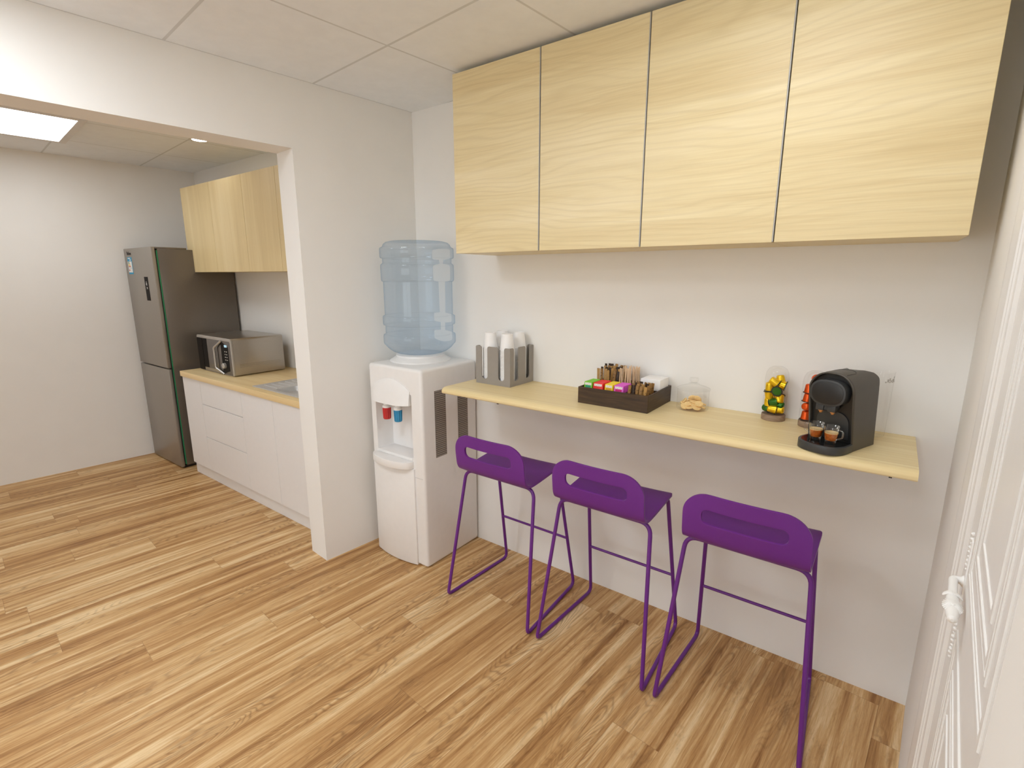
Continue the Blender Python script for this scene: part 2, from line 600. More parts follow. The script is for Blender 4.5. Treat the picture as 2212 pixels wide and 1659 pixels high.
def fillet(pts, rad, n=6):
    """round the inner corners of a polyline"""
    pts = [Vector(p) for p in pts]
    out = [pts[0]]
    for i in range(1, len(pts) - 1):
        a, b, c = pts[i - 1], pts[i], pts[i + 1]
        rr = rad[i - 1] if isinstance(rad, (list, tuple)) else rad
        d1, d2 = (a - b).normalized(), (c - b).normalized()
        ang = d1.angle(d2)
        t = min(rr / math.tan(ang / 2), (a - b).length * 0.49, (c - b).length * 0.49)
        p1, p2 = b + d1 * t, b + d2 * t
        for k in range(n + 1):
            f = k / n
            out.append((p1 * (1 - f) + b * f) * (1 - f) + (b * (1 - f) + p2 * f) * f)
    out.append(pts[-1])
    return out


def rrect(x0, z0, x1, z1, r, n=6):
    """rounded rectangle; r = radius or (bl, br, tr, tl)"""
    if not isinstance(r, (list, tuple)):
        r = (r,) * 4
    out = []
    for (cx, cz, a0), rr in zip(((x0 + r[0], z0 + r[0], PI), (x1 - r[1], z0 + r[1], 1.5 * PI), (x1 - r[2], z1 - r[2], 0), (x0 + r[3], z1 - r[3], 0.5 * PI)), r):
        if rr < 1e-6:
            out.append((cx, cz))
        else:
            for k in range(n + 1):
                a = a0 + 0.5 * PI * k / n
                out.append((cx + rr * math.cos(a), cz + rr * math.sin(a)))
    return out


def ellipse(cx, cz, a, b, n=40, p=2.0):
    out = []
    for k in range(n):
        t = 2 * PI * k / n
        c, s_ = math.cos(t), math.sin(t)
        out.append((cx + a * math.copysign(abs(c) ** (2 / p), c), cz + b * math.copysign(abs(s_) ** (2 / p), s_)))
    return out


def cut(o, cutters, smooth=35):
    """boolean difference baked into the mesh"""
    for c in cutters:
        md = o.modifiers.new('cut', 'BOOLEAN')
        md.operation = 'DIFFERENCE'
        md.object = c
        md.solver = 'EXACT'
    bpy.context.view_layer.update()
    dg = bpy.context.evaluated_depsgraph_get()
    me = bpy.data.meshes.new_from_object(o.evaluated_get(dg))
    o.modifiers.clear()
    o.data = me
    for p in me.polygons:
        p.use_smooth = True
    me.set_sharp_from_angle(angle=math.radians(smooth))
    for c in cutters:
        bpy.data.objects.remove(c)
    return o


# ================================================================== STRUCTURE
def skew(off, s):
    """point on a line parallel to the partition: off = X at the back wall, s = distance from it"""
    return (off + s * math.sin(DL), -s * math.cos(DL))


YF = -4.6
m = MB().box(-3.7, YF - 0.15, -0.12, 3.2, 0.15, 0.0)
structure(m.build('floor', 'floor', smooth=0))
m = MB().box(-0.08 - 0.45, YF - 0.15, H, 3.2, 0.15, H + 0.12)
m.bm.verts.ensure_lookup_table()
structure(m.build('ceiling', 'ceil', smooth=0))
m = MB().box(-3.7, YF - 0.15, H, -0.53, 0.15, H + 0.12)
# kitchen ceiling and room ceiling meet above the skewed partition
ck = m.build('ceiling', 'ceil_k', smooth=0)
structure(ck)
for o, keep_low in ((bpy.data.objects['ceiling'], False), (ck, True)):
    for v in o.data.vertices:
        if abs(v.co.x + 0.53) < 1e-4:
            s = -v.co.y
            v.co.x = -0.08 + s * math.sin(DL)

m = MB().box(-3.7, 0.0, 0.0, 3.2, 0.14, H)
structure(m.build('wall_back', 'wall', smooth=0))
WX0, WX1, WZ0, WZ1 = -0.1, 2.0, 0.9, 2.2  # opening made in the unseen rear wall for the added window
m = MB().prism([(-3.7, 0.0), (3.2, 0.0), (3.2, H), (-3.7, H)], YF - 0.14, YF, 'xz', [[(WX0, WZ0), (WX1, WZ0), (WX1, WZ1), (WX0, WZ1)]])
structure(m.build('wall_front', 'wall', smooth=0))
m = MB()
for xa, xb, za, zb_ in ((WX0, WX1, WZ0, WZ0 + 0.05), (WX0, WX1, WZ1 - 0.05, WZ1), (WX0, WX0 + 0.05, WZ0 + 0.05, WZ1 - 0.05), (WX1 - 0.05, WX1, WZ0 + 0.05, WZ1 - 0.05), (0.925, 0.975, WZ0 + 0.05, WZ1 - 0.05)):
    m.box(xa, YF - 0.10, za, xb, YF - 0.05, zb_)
win = structure(m.build('added_window_1', 'white_paint', smooth=0))  # added behind the camera to let sky in as soft frontal fill
MB().prism([(WX0 + 0.05, WZ0 + 0.05), (WX1 - 0.05, WZ0 + 0.05), (WX1 - 0.05, WZ1 - 0.05), (WX0 + 0.05, WZ1 - 0.05)], YF - 0.08, YF - 0.076, 'xz').build('pane', 'glass', win, smooth=0)
# far kitchen wall, parallel to the partition
a, b = skew(-2.9024, -0.1), skew(-2.9024, 4.62)
m = MB().prism([a, b, (b[0] - 0.14, b[1]), (a[0] - 0.14, a[1])], 0.0, H, 'xy')
structure(m.build('wall_left', 'wall', smooth=0))
# partition with the wide kitchen opening: pier by the corner, header, rear pier
s1, s2, h0 = 0.7285, 3.3, 2.2075
m = MB()
def slab(sa, sb, z0, z1, sb_in=None):
    A, B = skew(0, sa), skew(0, sb)
    Cc, Dd = skew(-0.1676, sa), skew(-0.1676, sb if sb_in is None else sb_in)
    m.prism([A, B, Dd, Cc], z0, z1, 'xy')
slab(-0.02, s1, 0.0, h0 + 0.001, 0.715)
slab(s2, 4.62, 0.0, h0 + 0.001)
slab(-0.02, 4.62, h0, H)
structure(m.build('wall_partition', 'wall', smooth=0))

# right wall (skewed), with a painted panel door
RW = Vector((2.5908, 0, 0))
def rw_obj(o):
    o.location = RW
    o.rotation_euler = (0, 0, DR)
    return o
DS0, DS1, DZ = 1.098, 1.625, 2.12
m = MB()
m.box(0, -DS0, 0, 0.14, 0.16, H)
m.box(0, -4.75, 0, 0.14, -DS1, H)
m.box(0, -DS1, DZ, 0.14, -DS0, H)
structure(rw_obj(m.build('wall_right', 'wall', smooth=0)))
# architrave on the far side of the door and over it
def casing_profile(t):
    # thickness towards the room over the width 0..1 (outer edge -> door)
    return 0.0
prof = [(0.0, 0.0), (0.0, 0.004), (0.012, 0.0085), (0.06, 0.0095), (0.13, 0.0085), (0.165, 0.0078), (0.170, 0.0095), (0.178, 0.0100), (0.186, 0.0095), (0.190, 0.0072),
        (0.213, 0.0070), (0.217, 0.0086), (0.224, 0.0086), (0.228, 0.0062), (0.250, 0.005), (0.2535, 0.0056), (0.258, 0.003), (0.264, 0.0006), (0.264, 0.0)]
S_OUT = 0.845
m = MB()
m.prism([(-h_, -(S_OUT + w_)) for w_, h_ in prof], 0.0, DZ + 0.14, 'xy')
structure(rw_obj(m.build('trim_1', 'white_paint', smooth=25)))
m = MB().box(-0.0062, -DS1, DZ, 0.0, -1.104, DZ + 0.14, 0.002)
structure(rw_obj(m.build('trim_2', 'white_paint', smooth=25)))

door = MB()
door.box(-0.0002, -DS1, 0.005, 0.04, -DS0, DZ)
door = rw_obj(door.build('door_1', 'white_paint', smooth=25))
structure(door)
def moulding(name, sa, sb, za, zb, w, hgt):
    mm = MB()
    x1 = 0.0012
    def ring(i0, i1, h_):
        o_ = [(-(sa + i0), za + i0), (-(sb - i0), za + i0), (-(sb - i0), zb - i0), (-(sa + i0), zb - i0)]
        q_ = [(-(sa + i1), za + i1), (-(sb - i1), za + i1), (-(sb - i1), zb - i1), (-(sa + i1), zb - i1)]
        mm.prism(o_, x1, -h_, 'yz', [q_], bev=min(h_, (i1 - i0)) * 0.45)
    ring(0.0, w * 0.10, hgt)
    ring(w * 0.15, w * 0.19, hgt * 0.7)
    ring(w * 0.44, w * 0.50, hgt * 0.8)
    ring(w * 0.55, w * 0.64, hgt)
    ring(w * 0.90, w, hgt * 0.9)
    return mm.build(name, 'white_paint', door, smooth=40)
moulding('upper_panel_moulding', 1.226, 1.612, 1.148, 2.02, 0.10, 0.0026)
moulding('lower_panel_moulding', 1.226, 1.612, 0.14, 1.056, 0.10, 0.0026)
# lever handle with a leaf shaped end and its slim ornate plates
hs, hz = 1.171, 1.113
hd = MB()
hd.tube(fillet([(0.001, -hs, hz), (-0.0145, -hs, hz), (-0.0148, -hs - 0.05, hz)], 0.008, 8), 0.006, 14, radii=None)
hd.lathe([(0.0, -0.004), (0.0105, -0.004), (0.0095, 0.001), (0.0065, 0.004), (0.0, 0.004)], 0, 0, 20,
         mat=Matrix.Translation((-0.0015, -hs, hz)) @ Matrix.Rotation(-PI / 2, 4, 'Y'))
handle = hd.build('door_handle', 'white_paint', door)
lf = MB()
lf.tube([(-0.0148, -hs - 0.03, hz), (-0.0150, -hs - 0.05, hz), (-0.0155, -hs - 0.07, hz), (-0.0155, -hs - 0.095, hz), (-0.0155, -hs - 0.12, hz), (-0.0155, -hs - 0.135, hz), (-0.0155, -hs - 0.1385, hz)], 0.006, 18,
        radii=[0.0058, 0.0062, 0.0080, 0.0088, 0.0085, 0.0062, 0.002])
for cs, ln0, n_r in ((0.072, 0.020, 11), (0.103, 0.030, 21)):
    for q in range(n_r):
        a = -2.6 + 5.2 * q / (n_r - 1) if cs > 0.1 else -1.5 + 3.0 * q / (n_r - 1)
        ln = ln0 * (0.8 + 0.2 * math.cos(a))
        p0 = Vector((-0.0155, -hs - cs, hz + 0.0082))
        p1 = Vector((-0.0155 + 0.0118 * math.sin(a), -hs - cs + ln * math.cos(a), hz + 0.0020))
        lf.tube([p0, p0.lerp(p1, 0.5) + Vector((0, 0, 0.0018)), p1], 0.0014, 8, radii=[0.0010, 0.0017, 0.0013])
lf.lathe([(0, 0.0105), (0.002, 0.0098), (0.0036, 0.0075), (0.004, 0.004), (0, 0.003)], -0.0155, -hs - 0.106, 16, mat=Matrix.Translation((0, 0, hz)))
lf.build('leaf_ornament', 'white_paint', handle)
pl = MB()
for z0, z1, s_ in ((1.137, 1.198, 1.174), (0.985, 1.045, 1.19)):
    n_b = 9
    for q in range(n_b):
        zz = z0 + (z1 - z0) * q / (n_b - 1)
        rr = 0.0022 + 0.0014 * math.sin(q * 2.1) ** 2
        pl.lathe([(0, -rr), (rr * 0.8, -rr * 0.6), (rr, 0), (rr * 0.8, rr * 0.6), (0, rr)], 0, 0, 10, mat=Matrix.Translation((-0.0015, -s_ + 0.0012 * math.sin(q * 1.7), zz)))
pl.box(-0.002, -1.188, 0.99, 0.0012, -1.172, 1.19, 0.001)
pl.build('handle_plate', 'white_paint', door)


# ================================================================== LAMPS
def panel_light(name, label, x0, y0, x1, y1, z, rz, loc, mat, group=None, fr=0.04):
    t = thing(name, label, 'ceiling light', loc, rz, group)
    mm = MB()
    mm.prism([(x0, y0), (x1, y0), (x1, y1), (x0, y1)], -0.012, -0.0005, 'xy',
             [[(x0 + fr, y0 + fr), (x1 - fr, y0 + fr), (x1 - fr, y1 - fr), (x0 + fr, y1 - fr)]])
    mm.build('frame', 'lamp_frame', t, smooth=0)
    mm = MB().box(x0 + fr, y0 + fr, -0.008, x1 - fr, y1 - fr, -0.004)
    mm.build('diffuser', mat, t, smooth=0)
    return t

panel_light('ceiling_light', 'large square lit ceiling panel over the kitchen, seen through the wide opening', 0, 0, 0.80, 0.66, 0,
            DL, (skew(0, 0)[0], 0, H), 'lamp_k')
kl = bpy.data.objects['ceiling_light']
# place its near corner: u from -2.347, v from 1.223 (towards the camera)
ca, sa = math.cos(DL), math.sin(DL)
u0, v1 = -2.347, 1.223 + 0.66
kl.location = (u0 * ca + (-v1) * (-sa), u0 * sa + (-v1) * ca, H)
panel_light('ceiling_light', 'added fill-light ceiling panel deeper in the kitchen, outside the picture', -0.4, -0.33, 0.4, 0.33, 0, DL, (-1.8, -3.2, H), 'lamp_k')  # unseen panel added to light the base unit fronts
panel_light('ceiling_light', 'lit ceiling panel close to the partition, outside the picture', -0.3, -0.3, 0.3, 0.3, 0, DL, (0.42, -2.15, H), 'lamp_left', 'ceiling panels of the break room')
panel_light('ceiling_light', 'lit ceiling panel in front of the long row of oak cupboards, outside the picture', -0.3, -0.3, 0.3, 0.3, 0, DL, (2.0, -1.12, H), 'lamp_right', 'ceiling panels of the break room')
panel_light('ceiling_light', 'added fill-light ceiling panel at the rear of the room, outside the picture', -0.3, -0.3, 0.3, 0.3, 0, DL, (1.75, -3.7, H), 'lamp', 'ceiling panels of the break room')  # unseen panel added as frontal fill from behind the camera

panel_light('ceiling_light', 'added fill-light ceiling panel at the rear left of the room, outside the picture', -0.3, -0.3, 0.3, 0.3, 0, DL, (0.3, -3.6, H), 'lamp', 'ceiling panels of the break room')  # second unseen rear panel, also added for frontal fill

t = thing('downlight', 'small round lit downlight in the kitchen ceiling near the wall cupboards', 'downlight', (-1.60, -0.48, H))
MB().lathe([(0.045, -0.001), (0.062, -0.001), (0.060, -0.008), (0.046, -0.008), (0.045, -0.001)], seg=32).build('trim_ring', 'lamp_frame', t)
MB().lathe([(0.0, -0.003), (0.0455, -0.003), (0.0455, -0.006), (0.0, -0.006)], seg=32).build('lens', 'spot', t)


# ================================================================== ROOM WALL CABINETS
CX = [0.616, 1.100, 1.562, 2.022, 2.5055]
CZ0, CZ1, CYF = 1.7092, 2.5028, -0.3149
clab = ['leftmost oak wall cupboard of the long row, above the water bottle', 'second oak wall cupboard from the left, above the paper cup holder and the tray',
        'third oak wall cupboard from the left, above the biscuit jar', 'rightmost oak wall cupboard of the long row, nearest the white door']
for i in range(4):
    x0, x1 = CX[i], CX[i + 1]
    t = thing('wall_cupboard', clab[i], 'cupboard', (x0, 0, CZ0), 0, 'oak wall cupboards above the bar shelf')
    w = x1 - x0
    MB().box(0.0008, CYF + 0.021, 0.0, w - 0.0008, -0.0005, CZ1 - CZ0).build('carcass', 'oak_x', t, smooth=0)
    g0 = 0.0 if i == 0 else 0.0035
    g1 = 0.0 if i == 3 else 0.0035
    MB().box(g0, CYF, 0.0, w - g1, CYF + 0.018, CZ1 - CZ0, 0.0008, 1).build('door', 'oak_x', t, smooth=0)
    if i < 3:
        MB().box(w - 0.0034, CYF + 0.0002, 0.002, w + 0.0026 - 0.0034 + 0.0008, CYF + 0.02, CZ1 - CZ0 - 0.001).build('edge_profile', 'alu', t, smooth=0)

# ================================================================== BAR SHELF
t = thing('bar_shelf', 'long pale oak bar shelf with rounded front edge fixed to the back wall', 'shelf', (0.583, 0, 1.0193))
th = ZT - 1.0193
prof = [(-0.0005, 0), (-0.405, 0.0), (-0.409, 0.004), (-0.4105, 0.010), (-0.409, 0.017), (-0.404, 0.0235), (-0.396, 0.028), (-0.384, 0.0303), (-0.37, th), (-0.0005, th)]
MB().prism(prof, 0.0, 2.4842 - 0.583, 'yz').build('board', 'oak_shelf', t, smooth=30)
for bx in (0.938, 2.421):
    mm = MB().box(bx - 0.583 - 0.004, -0.404, -0.004, bx - 0.583 + 0.004, -0.02, 0.0006)
    mm.build('bracket', 'black', t, smooth=0)


# ================================================================== BAR STOOLS
def stool_parts(t):
    # --- shell: profile curve runs from the seat front edge over the seat and up the backrest
    raw = [(-0.192, 0.690), (-0.212, 0.694), (-0.30, 0.686), (-0.39, 0.677), (-0.450, 0.674), (-0.482, 0.682), (-0.502, 0.706), (-0.512, 0.742), (-0.522, 0.792), (-0.533, 0.876)]
    pts = [Vector((0, y, z)) for y, z in raw]
    # Catmull-Rom resample
    dense = []
    for i in range(len(pts) - 1):
        p0 = pts[max(i - 1, 0)]; p1 = pts[i]; p2 = pts[i + 1]; p3 = pts[min(i + 2, len(pts) - 1)]
        for k in range(12):
            f = k / 12
            dense.append(0.5 * ((2 * p1) + (p2 - p0) * f + (2 * p0 - 5 * p1 + 4 * p2 - p3) * f * f + (3 * p1 - p0 - 3 * p2 + p3) * f ** 3))
    dense.append(pts[-1])
    acc = [0.0]
    for a_, b_ in zip(dense[:-1], dense[1:]):
        acc.append(acc[-1] + (b_ - a_).length)
    Ltot = acc[-1]
    def at(s):
        s = min(max(s, 0), Ltot)
        for i in range(len(acc) - 1):
            if acc[i + 1] >= s:
                f = (s - acc[i]) / max(acc[i + 1] - acc[i], 1e-9)
                return dense[i].lerp(dense[i + 1], f)
        return dense[-1]
    R = 0.088                       # corner radius of the backrest top
    rf = 0.025                      # corner radius at the seat front
    sl0, sl1 = Ltot - 0.113, Ltot - 0.056    # hand slot
    hs_, rs = 0.135, 0.022
    def halfw(s):
        base = 0.199 + 0.006 * (1 - s / Ltot)
        if s < rf:
            return base - rf + math.sqrt(max(rf * rf - (rf - s) ** 2, 0))
        d = Ltot - s
        if d < R:
            return base - R + math.sqrt(max(R * R - (R - d) ** 2, 0))
        return base
    def sloth(s):
        d = min(s - sl0, sl1 - s)
        if d >= rs:
            return hs_
        d = max(d, 0)
        return hs_ - rs + math.sqrt(max(rs * rs - (rs - d) ** 2, 0))
    rows = [0.0, 0.002, 0.006, 0.012, 0.018, 0.025]
    k = 0.04
    while k < sl0 - 0.012:
        rows.append(k)
        k += 0.013
    rows += [sl0 - 0.006, sl0]
    rows += [sl0 + q for q in (0.0015, 0.004, 0.008, 0.014, 0.022)] + [sl1 - q for q in (0.022, 0.014, 0.008, 0.004, 0.0015)] + [sl1]
    rows += [sl1 + 0.006]
    for q in (0.040, 0.032, 0.025, 0.018, 0.012, 0.007, 0.003, 0.001, 0.0):
        rows.append(Ltot - q)
    rows = sorted(set(rows))
    nL, nM = 6, 12
    mm = MB()
    bm = mm.bm
    grid = []
    for s in rows:
        w = halfw(s)
        inside = sl0 - 1e-9 <= s <= sl1 + 1e-9
        h_ = min(sloth(s) if inside else hs_ - rs, w - 0.01)
        xs = [-w + (w - h_) * q / nL for q in range(nL)] + [-h_ + 2 * h_ * q / nM for q in range(nM)] + [h_ + (w - h_) * q / nL for q in range(nL + 1)]
        p = at(s)
        tb = min(max((s - (Ltot - 0.20)) / 0.2, 0), 1)
        row = []
        for x in xs:
            yy = p.y + tb * 0.020 * (x / 0.2) ** 2
            zz = p.z + (1 - tb) * 0.006 * (x / 0.2) ** 2
            row.append((x, yy, zz, s, inside))
        grid.append(row)
    V = [[bm.verts.new(c[:3]) for c in row] for row in grid]
    for i in range(len(rows) - 1):
        mid = (rows[i] + rows[i + 1]) / 2
        hole = sl0 < mid < sl1
        for j in range(len(V[0]) - 1):
            if hole and nL <= j < nL + nM:
                continue
            bm.faces.new((V[i][j], V[i][j + 1], V[i + 1][j + 1], V[i + 1][j]))
    loose = [v for v in bm.verts if not v.link_faces]
    bmesh.ops.delete(bm, geom=loose, context='VERTS')
    bmesh.ops.recalc_face_normals(bm, faces=list(bm.faces))
    o = mm.build('seat_shell', 'purple', t, smooth=60, recalc=False)
    so = o.modifiers.new('thickness', 'SOLIDIFY')
    so.thickness = 0.010
    so.offset = 0.0
    bv = o.modifiers.new('round', 'BEVEL')
    bv.width = 0.0035
    bv.segments = 3
    bv.limit_method = 'ANGLE'
    bv.angle_limit = math.radians(50)
    # --- sled frame: two mirrored bent rods
    r = 0.0082
    for sx in (-1, 1):
        path = [(0.0, -0.436, 0.6605), (sx * 0.203, -0.436, 0.6605), (sx * 0.2465, -0.546, r), (sx * 0.222, -0.082, r), (sx * 0.188, -0.212, 0.6815), (sx * 0.0, -0.212, 0.6815)]
        MB().tube(fillet(path, [0.05, 0.022, 0.03, 0.02], 7), r, 12).build('leg_frame', 'purple_metal', t)
    zf = 0.291
    f = zf / 0.686
    xf, yf = 0.222 + (0.188 - 0.222) * f, -0.082 + (-0.212 + 0.082) * f
    MB().tube([(-xf, yf, zf), (xf, yf, zf)], 0.0062, 12).build('footrest', 'purple_metal', t)


slab_l = ['purple bar stool beside the white water dispenser, leftmost of the three', 'middle purple bar stool of the row under the shelf', 'purple bar stool nearest the white door, rightmost of the three']
st0 = thing('bar_stool', slab_l[0], 'stool', (0.9685, 0, 0), 0, 'purple bar stools at the shelf')
stool_parts(st0)
for k, xx in ((1, 1.5147), (2, 2.0585)):
    c = copy_tree(st0)
    c.location = (xx, 0, 0)
    c['label'] = slab_l[k]

# ================================================================== WATER DISPENSER
DX0, DX1, DY, DZT = 0.042, 0.467, -0.441, 1.128
t = thing('water_dispenser', 'white free-standing water dispenser in the corner beside the bar shelf', 'water dispenser', (DX0, 0, 0))
W_ = DX1 - DX0
mm = MB().box(0, DY, 0.004, W_, -0.006, DZT, 0.018, 4)
body = mm.build('body', 'white', t)
cu = MB().box(0.050, DY - 0.05, 0.632, 0.345, DY + 0.115, 0.99, 0.008, 2).build('cutter', 'white', t)
body = cut(body, [cu])
# bulged tap cover with an arched top
mm = MB()
tmp = bmesh.new()
nx, nz = 24, 10
rowsv = []
for iz in range(nz + 1):
    rv = []
    for ix in range(nx + 1):
        fx = ix / nx
        x = 0.034 + 0.303 * fx
        arch = 0.055 * (1 - (2 * fx - 1) ** 2)
        z0 = 0.925 + 0.004 * (2 * fx - 1) ** 2
        z1 = 1.003 + arch
        fz = iz / nz
        z = z0 + (z1 - z0) * fz
        bul = 0.040 * (1 - (2 * fx - 1) ** 4 * 0.75) * (1 - fz) ** 0.7 + 0.004
        rv.append(tmp.verts.new((x, DY - bul, z)))
    rowsv.append(rv)
for iz in range(nz):
    for ix in range(nx):
        tmp.faces.new((rowsv[iz][ix], rowsv[iz][ix + 1], rowsv[iz + 1][ix + 1], rowsv[iz + 1][ix]))
# close the bottom and sides back to the body
back = []
bnd = rowsv[0] + [rowsv[i][nx] for i in range(1, nz + 1)] + list(reversed(rowsv[nz]))[1:] + [rowsv[i][0] for i in range(nz - 1, 0, -1)]
bk = [tmp.verts.new((v.co.x, DY + 0.02, v.co.z)) for v in bnd]
for i in range(len(bnd)):
    j = (i + 1) % len(bnd)
    tmp.faces.new((bnd[i], bk[i], bk[j], bnd[j]))
mm.merge(tmp)
mm.build('tap_cover', 'white', t, smooth=50)
for nm, bx, mt in (('hot_tap', 0.148, 'red'), ('cold_tap', 0.240, 'blue')):
    mm = MB()
    cy_ = DY - 0.004
    mm.lathe([(0, 0.828), (0.019, 0.828), (0.0205, 0.831), (0.0195, 0.86), (0.0215, 0.893), (0, 0.893)], bx, cy_, 24)
    for q in range(12):
        a = 2 * PI * q / 12
        mm.tube([(bx + 0.0195 * math.cos(a), cy_ + 0.0195 * math.sin(a), 0.832), (bx + 0.0215 * math.cos(a), cy_ + 0.0215 * math.sin(a), 0.890)], 0.0022, 6)
    tp = mm.build(nm, mt, t)
    MB().lathe([(0.0, 0.893), (0.0225, 0.893), (0.0225, 0.905), (0.017, 0.908), (0.015, 0.935), (0, 0.935)], bx, cy_, 24).build('collar', 'white', tp)
# drip tray: half oval ledge
pts = [(0.030, DY + 0.02)] + [(0.187 - 0.157 * math.cos(PI * q / 24), DY - 0.070 * math.sin(PI * q / 24) ** 0.8) for q in range(25)] + [(0.344, DY + 0.02)]
mm = MB()
mm.prism(pts, 0.578, 0.618, 'xy', bev=0.006)
mm.box(0.055, DY - 0.005, 0.618, 0.340, DY + 0.11, 0.636, 0.004)
dt = mm.build('drip_tray', 'white', t, smooth=40)
pts2 = [(0.187 - 0.120 * math.cos(PI * q / 24), DY + 0.01 - 0.055 * math.sin(PI * q / 24) ** 0.8) for q in range(25)]
# curved lower door
pts = [(0.018, DY + 0.01)] + [(0.018 + 0.335 * q / 20, DY - 0.010 - 0.022 * (1 - (2 * q / 20 - 1) ** 2)) for q in range(21)] + [(0.353, DY + 0.01)]
MB().prism(pts, 0.006, 0.575, 'xy', bev=0.003).build('front_door', 'white', t, smooth=40)
for xa, xb in ((0.001, 0.018), (0.353, W_ - 0.014)):
    MB().box(xa, DY - 0.0006, 0.528, xb, DY + 0.002, 0.5295).build('seam_line', 'seam', t, smooth=0)
for y0, y1, z0, z1 in ((-0.350, -0.266, 0.629, 1.003), (-0.170, -0.088, 0.629, 0.998)):
    mm = MB()
    mm.box(W_ - 0.001, y0, z0, W_ + 0.0006, y1, z1, mi=1)
    n_s = 34
    for q in range(n_s):
        za = z0 + (z1 - z0) * (q + 0.18) / n_s
        mm.box(W_ + 0.0002, y0 + 0.001, za, W_ + 0.003, y1 - 0.001, za + (z1 - z0) / n_s * 0.70, 0.0008, 1)
    mm.build('side_vent', ['vent', 'vent_dark'], t)
BX, BY = 0.203, -0.189
MB().lathe([(0, DZT - 0.004), (0.176, DZT - 0.004), (0.174, DZT + 0.004), (0.145, DZT + 0.022), (0.139, DZT + 0.026), (0.139, DZT + 0.034), (0.128, DZT + 0.040), (0.06, DZT + 0.040), (0.0, DZT + 0.040)],
           BX - DX0, BY, 64).build('bottle_collar', 'white', t)
# bottle standing neck down in the collar
zb = DZT + 0.0405
bp = [(0.0, 1.784), (0.09, 1.787), (0.150, 1.787), (0.170, 1.782), (0.182, 1.772), (0.188, 1.759), (0.192, 1.7565), (0.201, 1.752), (0.203, 1.745), (0.203, 1.704), (0.200, 1.699), (0.190, 1.695), (0.1895, 1.672),
      (0.200, 1.663), (0.202, 1.654), (0.2015, 1.582), (0.1985, 1.574), (0.191, 1.570), (0.1905, 1.388), (0.201, 1.382), (0.2025, 1.376), (0.2025, 1.340), (0.200, 1.334), (0.190, 1.330), (0.190, 1.284),
      (0.2015, 1.278), (0.2035, 1.271), (0.2035, 1.234), (0.201, 1.227), (0.193, 1.219), (0.178, 1.201), (0.155, 1.184), (0.132, 1.1745), (0.110, zb + 0.001), (0.03, zb + 0.0005), (0.0, zb + 0.0005)]
mm = MB().lathe([(r_, z_ - zb) for r_, z_ in bp], 0, 0, 96)
tag(mm.build('water_bottle', 'bottle', None, (BX, BY, zb), smooth=40), 'large blue translucent water bottle upside down on the water dispenser', 'bottle')

# ================================================================== CUP HOLDER + PAPER CUPS
HX0, HX1, HY0, HY1, HH = 0.643, 0.866, -0.210, -0.003, 0.197
t = thing('cup_holder', 'grey slotted cup holder on the left end of the bar shelf', 'cup holder', (HX0, 0, ZT))
wd, dp, tk = HX1 - HX0, HY1 - HY0, 0.006
def slotted(L):
    """panel outline with two open slots, rounded at the bottom, flared at the top"""
    out = [(0, 0), (L, 0), (L, HH - 0.004), (L - 0.004, HH)]
    sw = 0.040
    for cx in (L * 0.745, L * 0.255):
        x1, x0 = cx + sw / 2, cx - sw / 2
        out += [(x1 + 0.008, HH), (x1 + 0.004, HH - 0.0015), (x1 + 0.001, HH - 0.006), (x1, HH - 0.012), (x1, 0.026 + sw * 0.42)]
        for q in range(9):
            a = -PI * q / 8
            out.append((cx + sw / 2 * math.cos(a), 0.026 + sw * 0.42 + sw * 0.42 * math.sin(a)))
        out += [(x0, HH - 0.012), (x0 - 0.001, HH - 0.006), (x0 - 0.004, HH - 0.0015), (x0 - 0.008, HH)]
    out += [(0.004, HH), (0, HH - 0.004)]
    # remove consecutive duplicates
    res = []
    for p in out:
        if not res or (abs(p[0] - res[-1][0]) + abs(p[1] - res[-1][1])) > 1e-5:
            res.append(p)
    return res
pw = slotted(wd)
for nm, d0 in (('front_panel', HY0), ('back_panel', HY1 - tk)):
    MB().prism(pw, d0, d0 + tk, 'xz').build(nm, 'grey_plastic', t, smooth=30)
ps = [(HY0 + a_, b_) for a_, b_ in slotted(dp)]
ps = [(min(max(a_, HY0 + tk), HY1 - tk), b_) for a_, b_ in ps]
for nm, d0 in (('side_panel', 0.0), ('side_panel', wd - tk)):
    MB().prism(ps, d0, d0 + tk, 'yz').build(nm, 'grey_plastic', t, smooth=30)
MB().box(tk, HY0 + tk, 0.0005, wd - tk, HY1 - tk, 0.005).build('base', 'grey_plastic', t, smooth=0)
cp = [(0.0, 0.082), (0.026, 0.082), (0.0272, 0.0835), (0.0282, 0.083), (0.0284, 0.080), (0.0378, 0.004), (0.0395, 0.0036), (0.0402, 0.0018), (0.0395, 0.0), (0.0376, 0.0006), (0.03735, 0.004), (0.02795, 0.0795), (0.0, 0.0800)]
cup_me = None
npile, pitch = 40, 0.0045
sname = {(0, 0): 'front left', (1, 0): 'front right', (0, 1): 'rear left', (1, 1): 'rear right'}
for (ix, iy), nm in sname.items():
    cx, cy_ = HX0 + wd * (0.255 + 0.49 * ix), HY0 + dp * (0.255 + 0.49 * iy)
    for k in range(npile):
        z = ZT + 0.0057 + k * pitch
        if cup_me is None:
            o = MB().lathe(cp, 0, 0, 28).build('paper_cup', 'paper', None, (cx, cy_, z), smooth=50)
            cup_me = o
        else:
            o = cup_me.copy()
            COL.objects.link(o)
            o.location = (cx, cy_, z)
        if k == npile - 1:
            tag(o, 'topmost upside-down white paper cup of the %s stack in the holder' % nm, 'paper cup', 'paper cups in the grey holder')
        else:
            tag(o, 'white paper cup nested under the top cup of the %s stack' % nm, 'paper cup', 'nested paper cups of the %s stack' % nm)

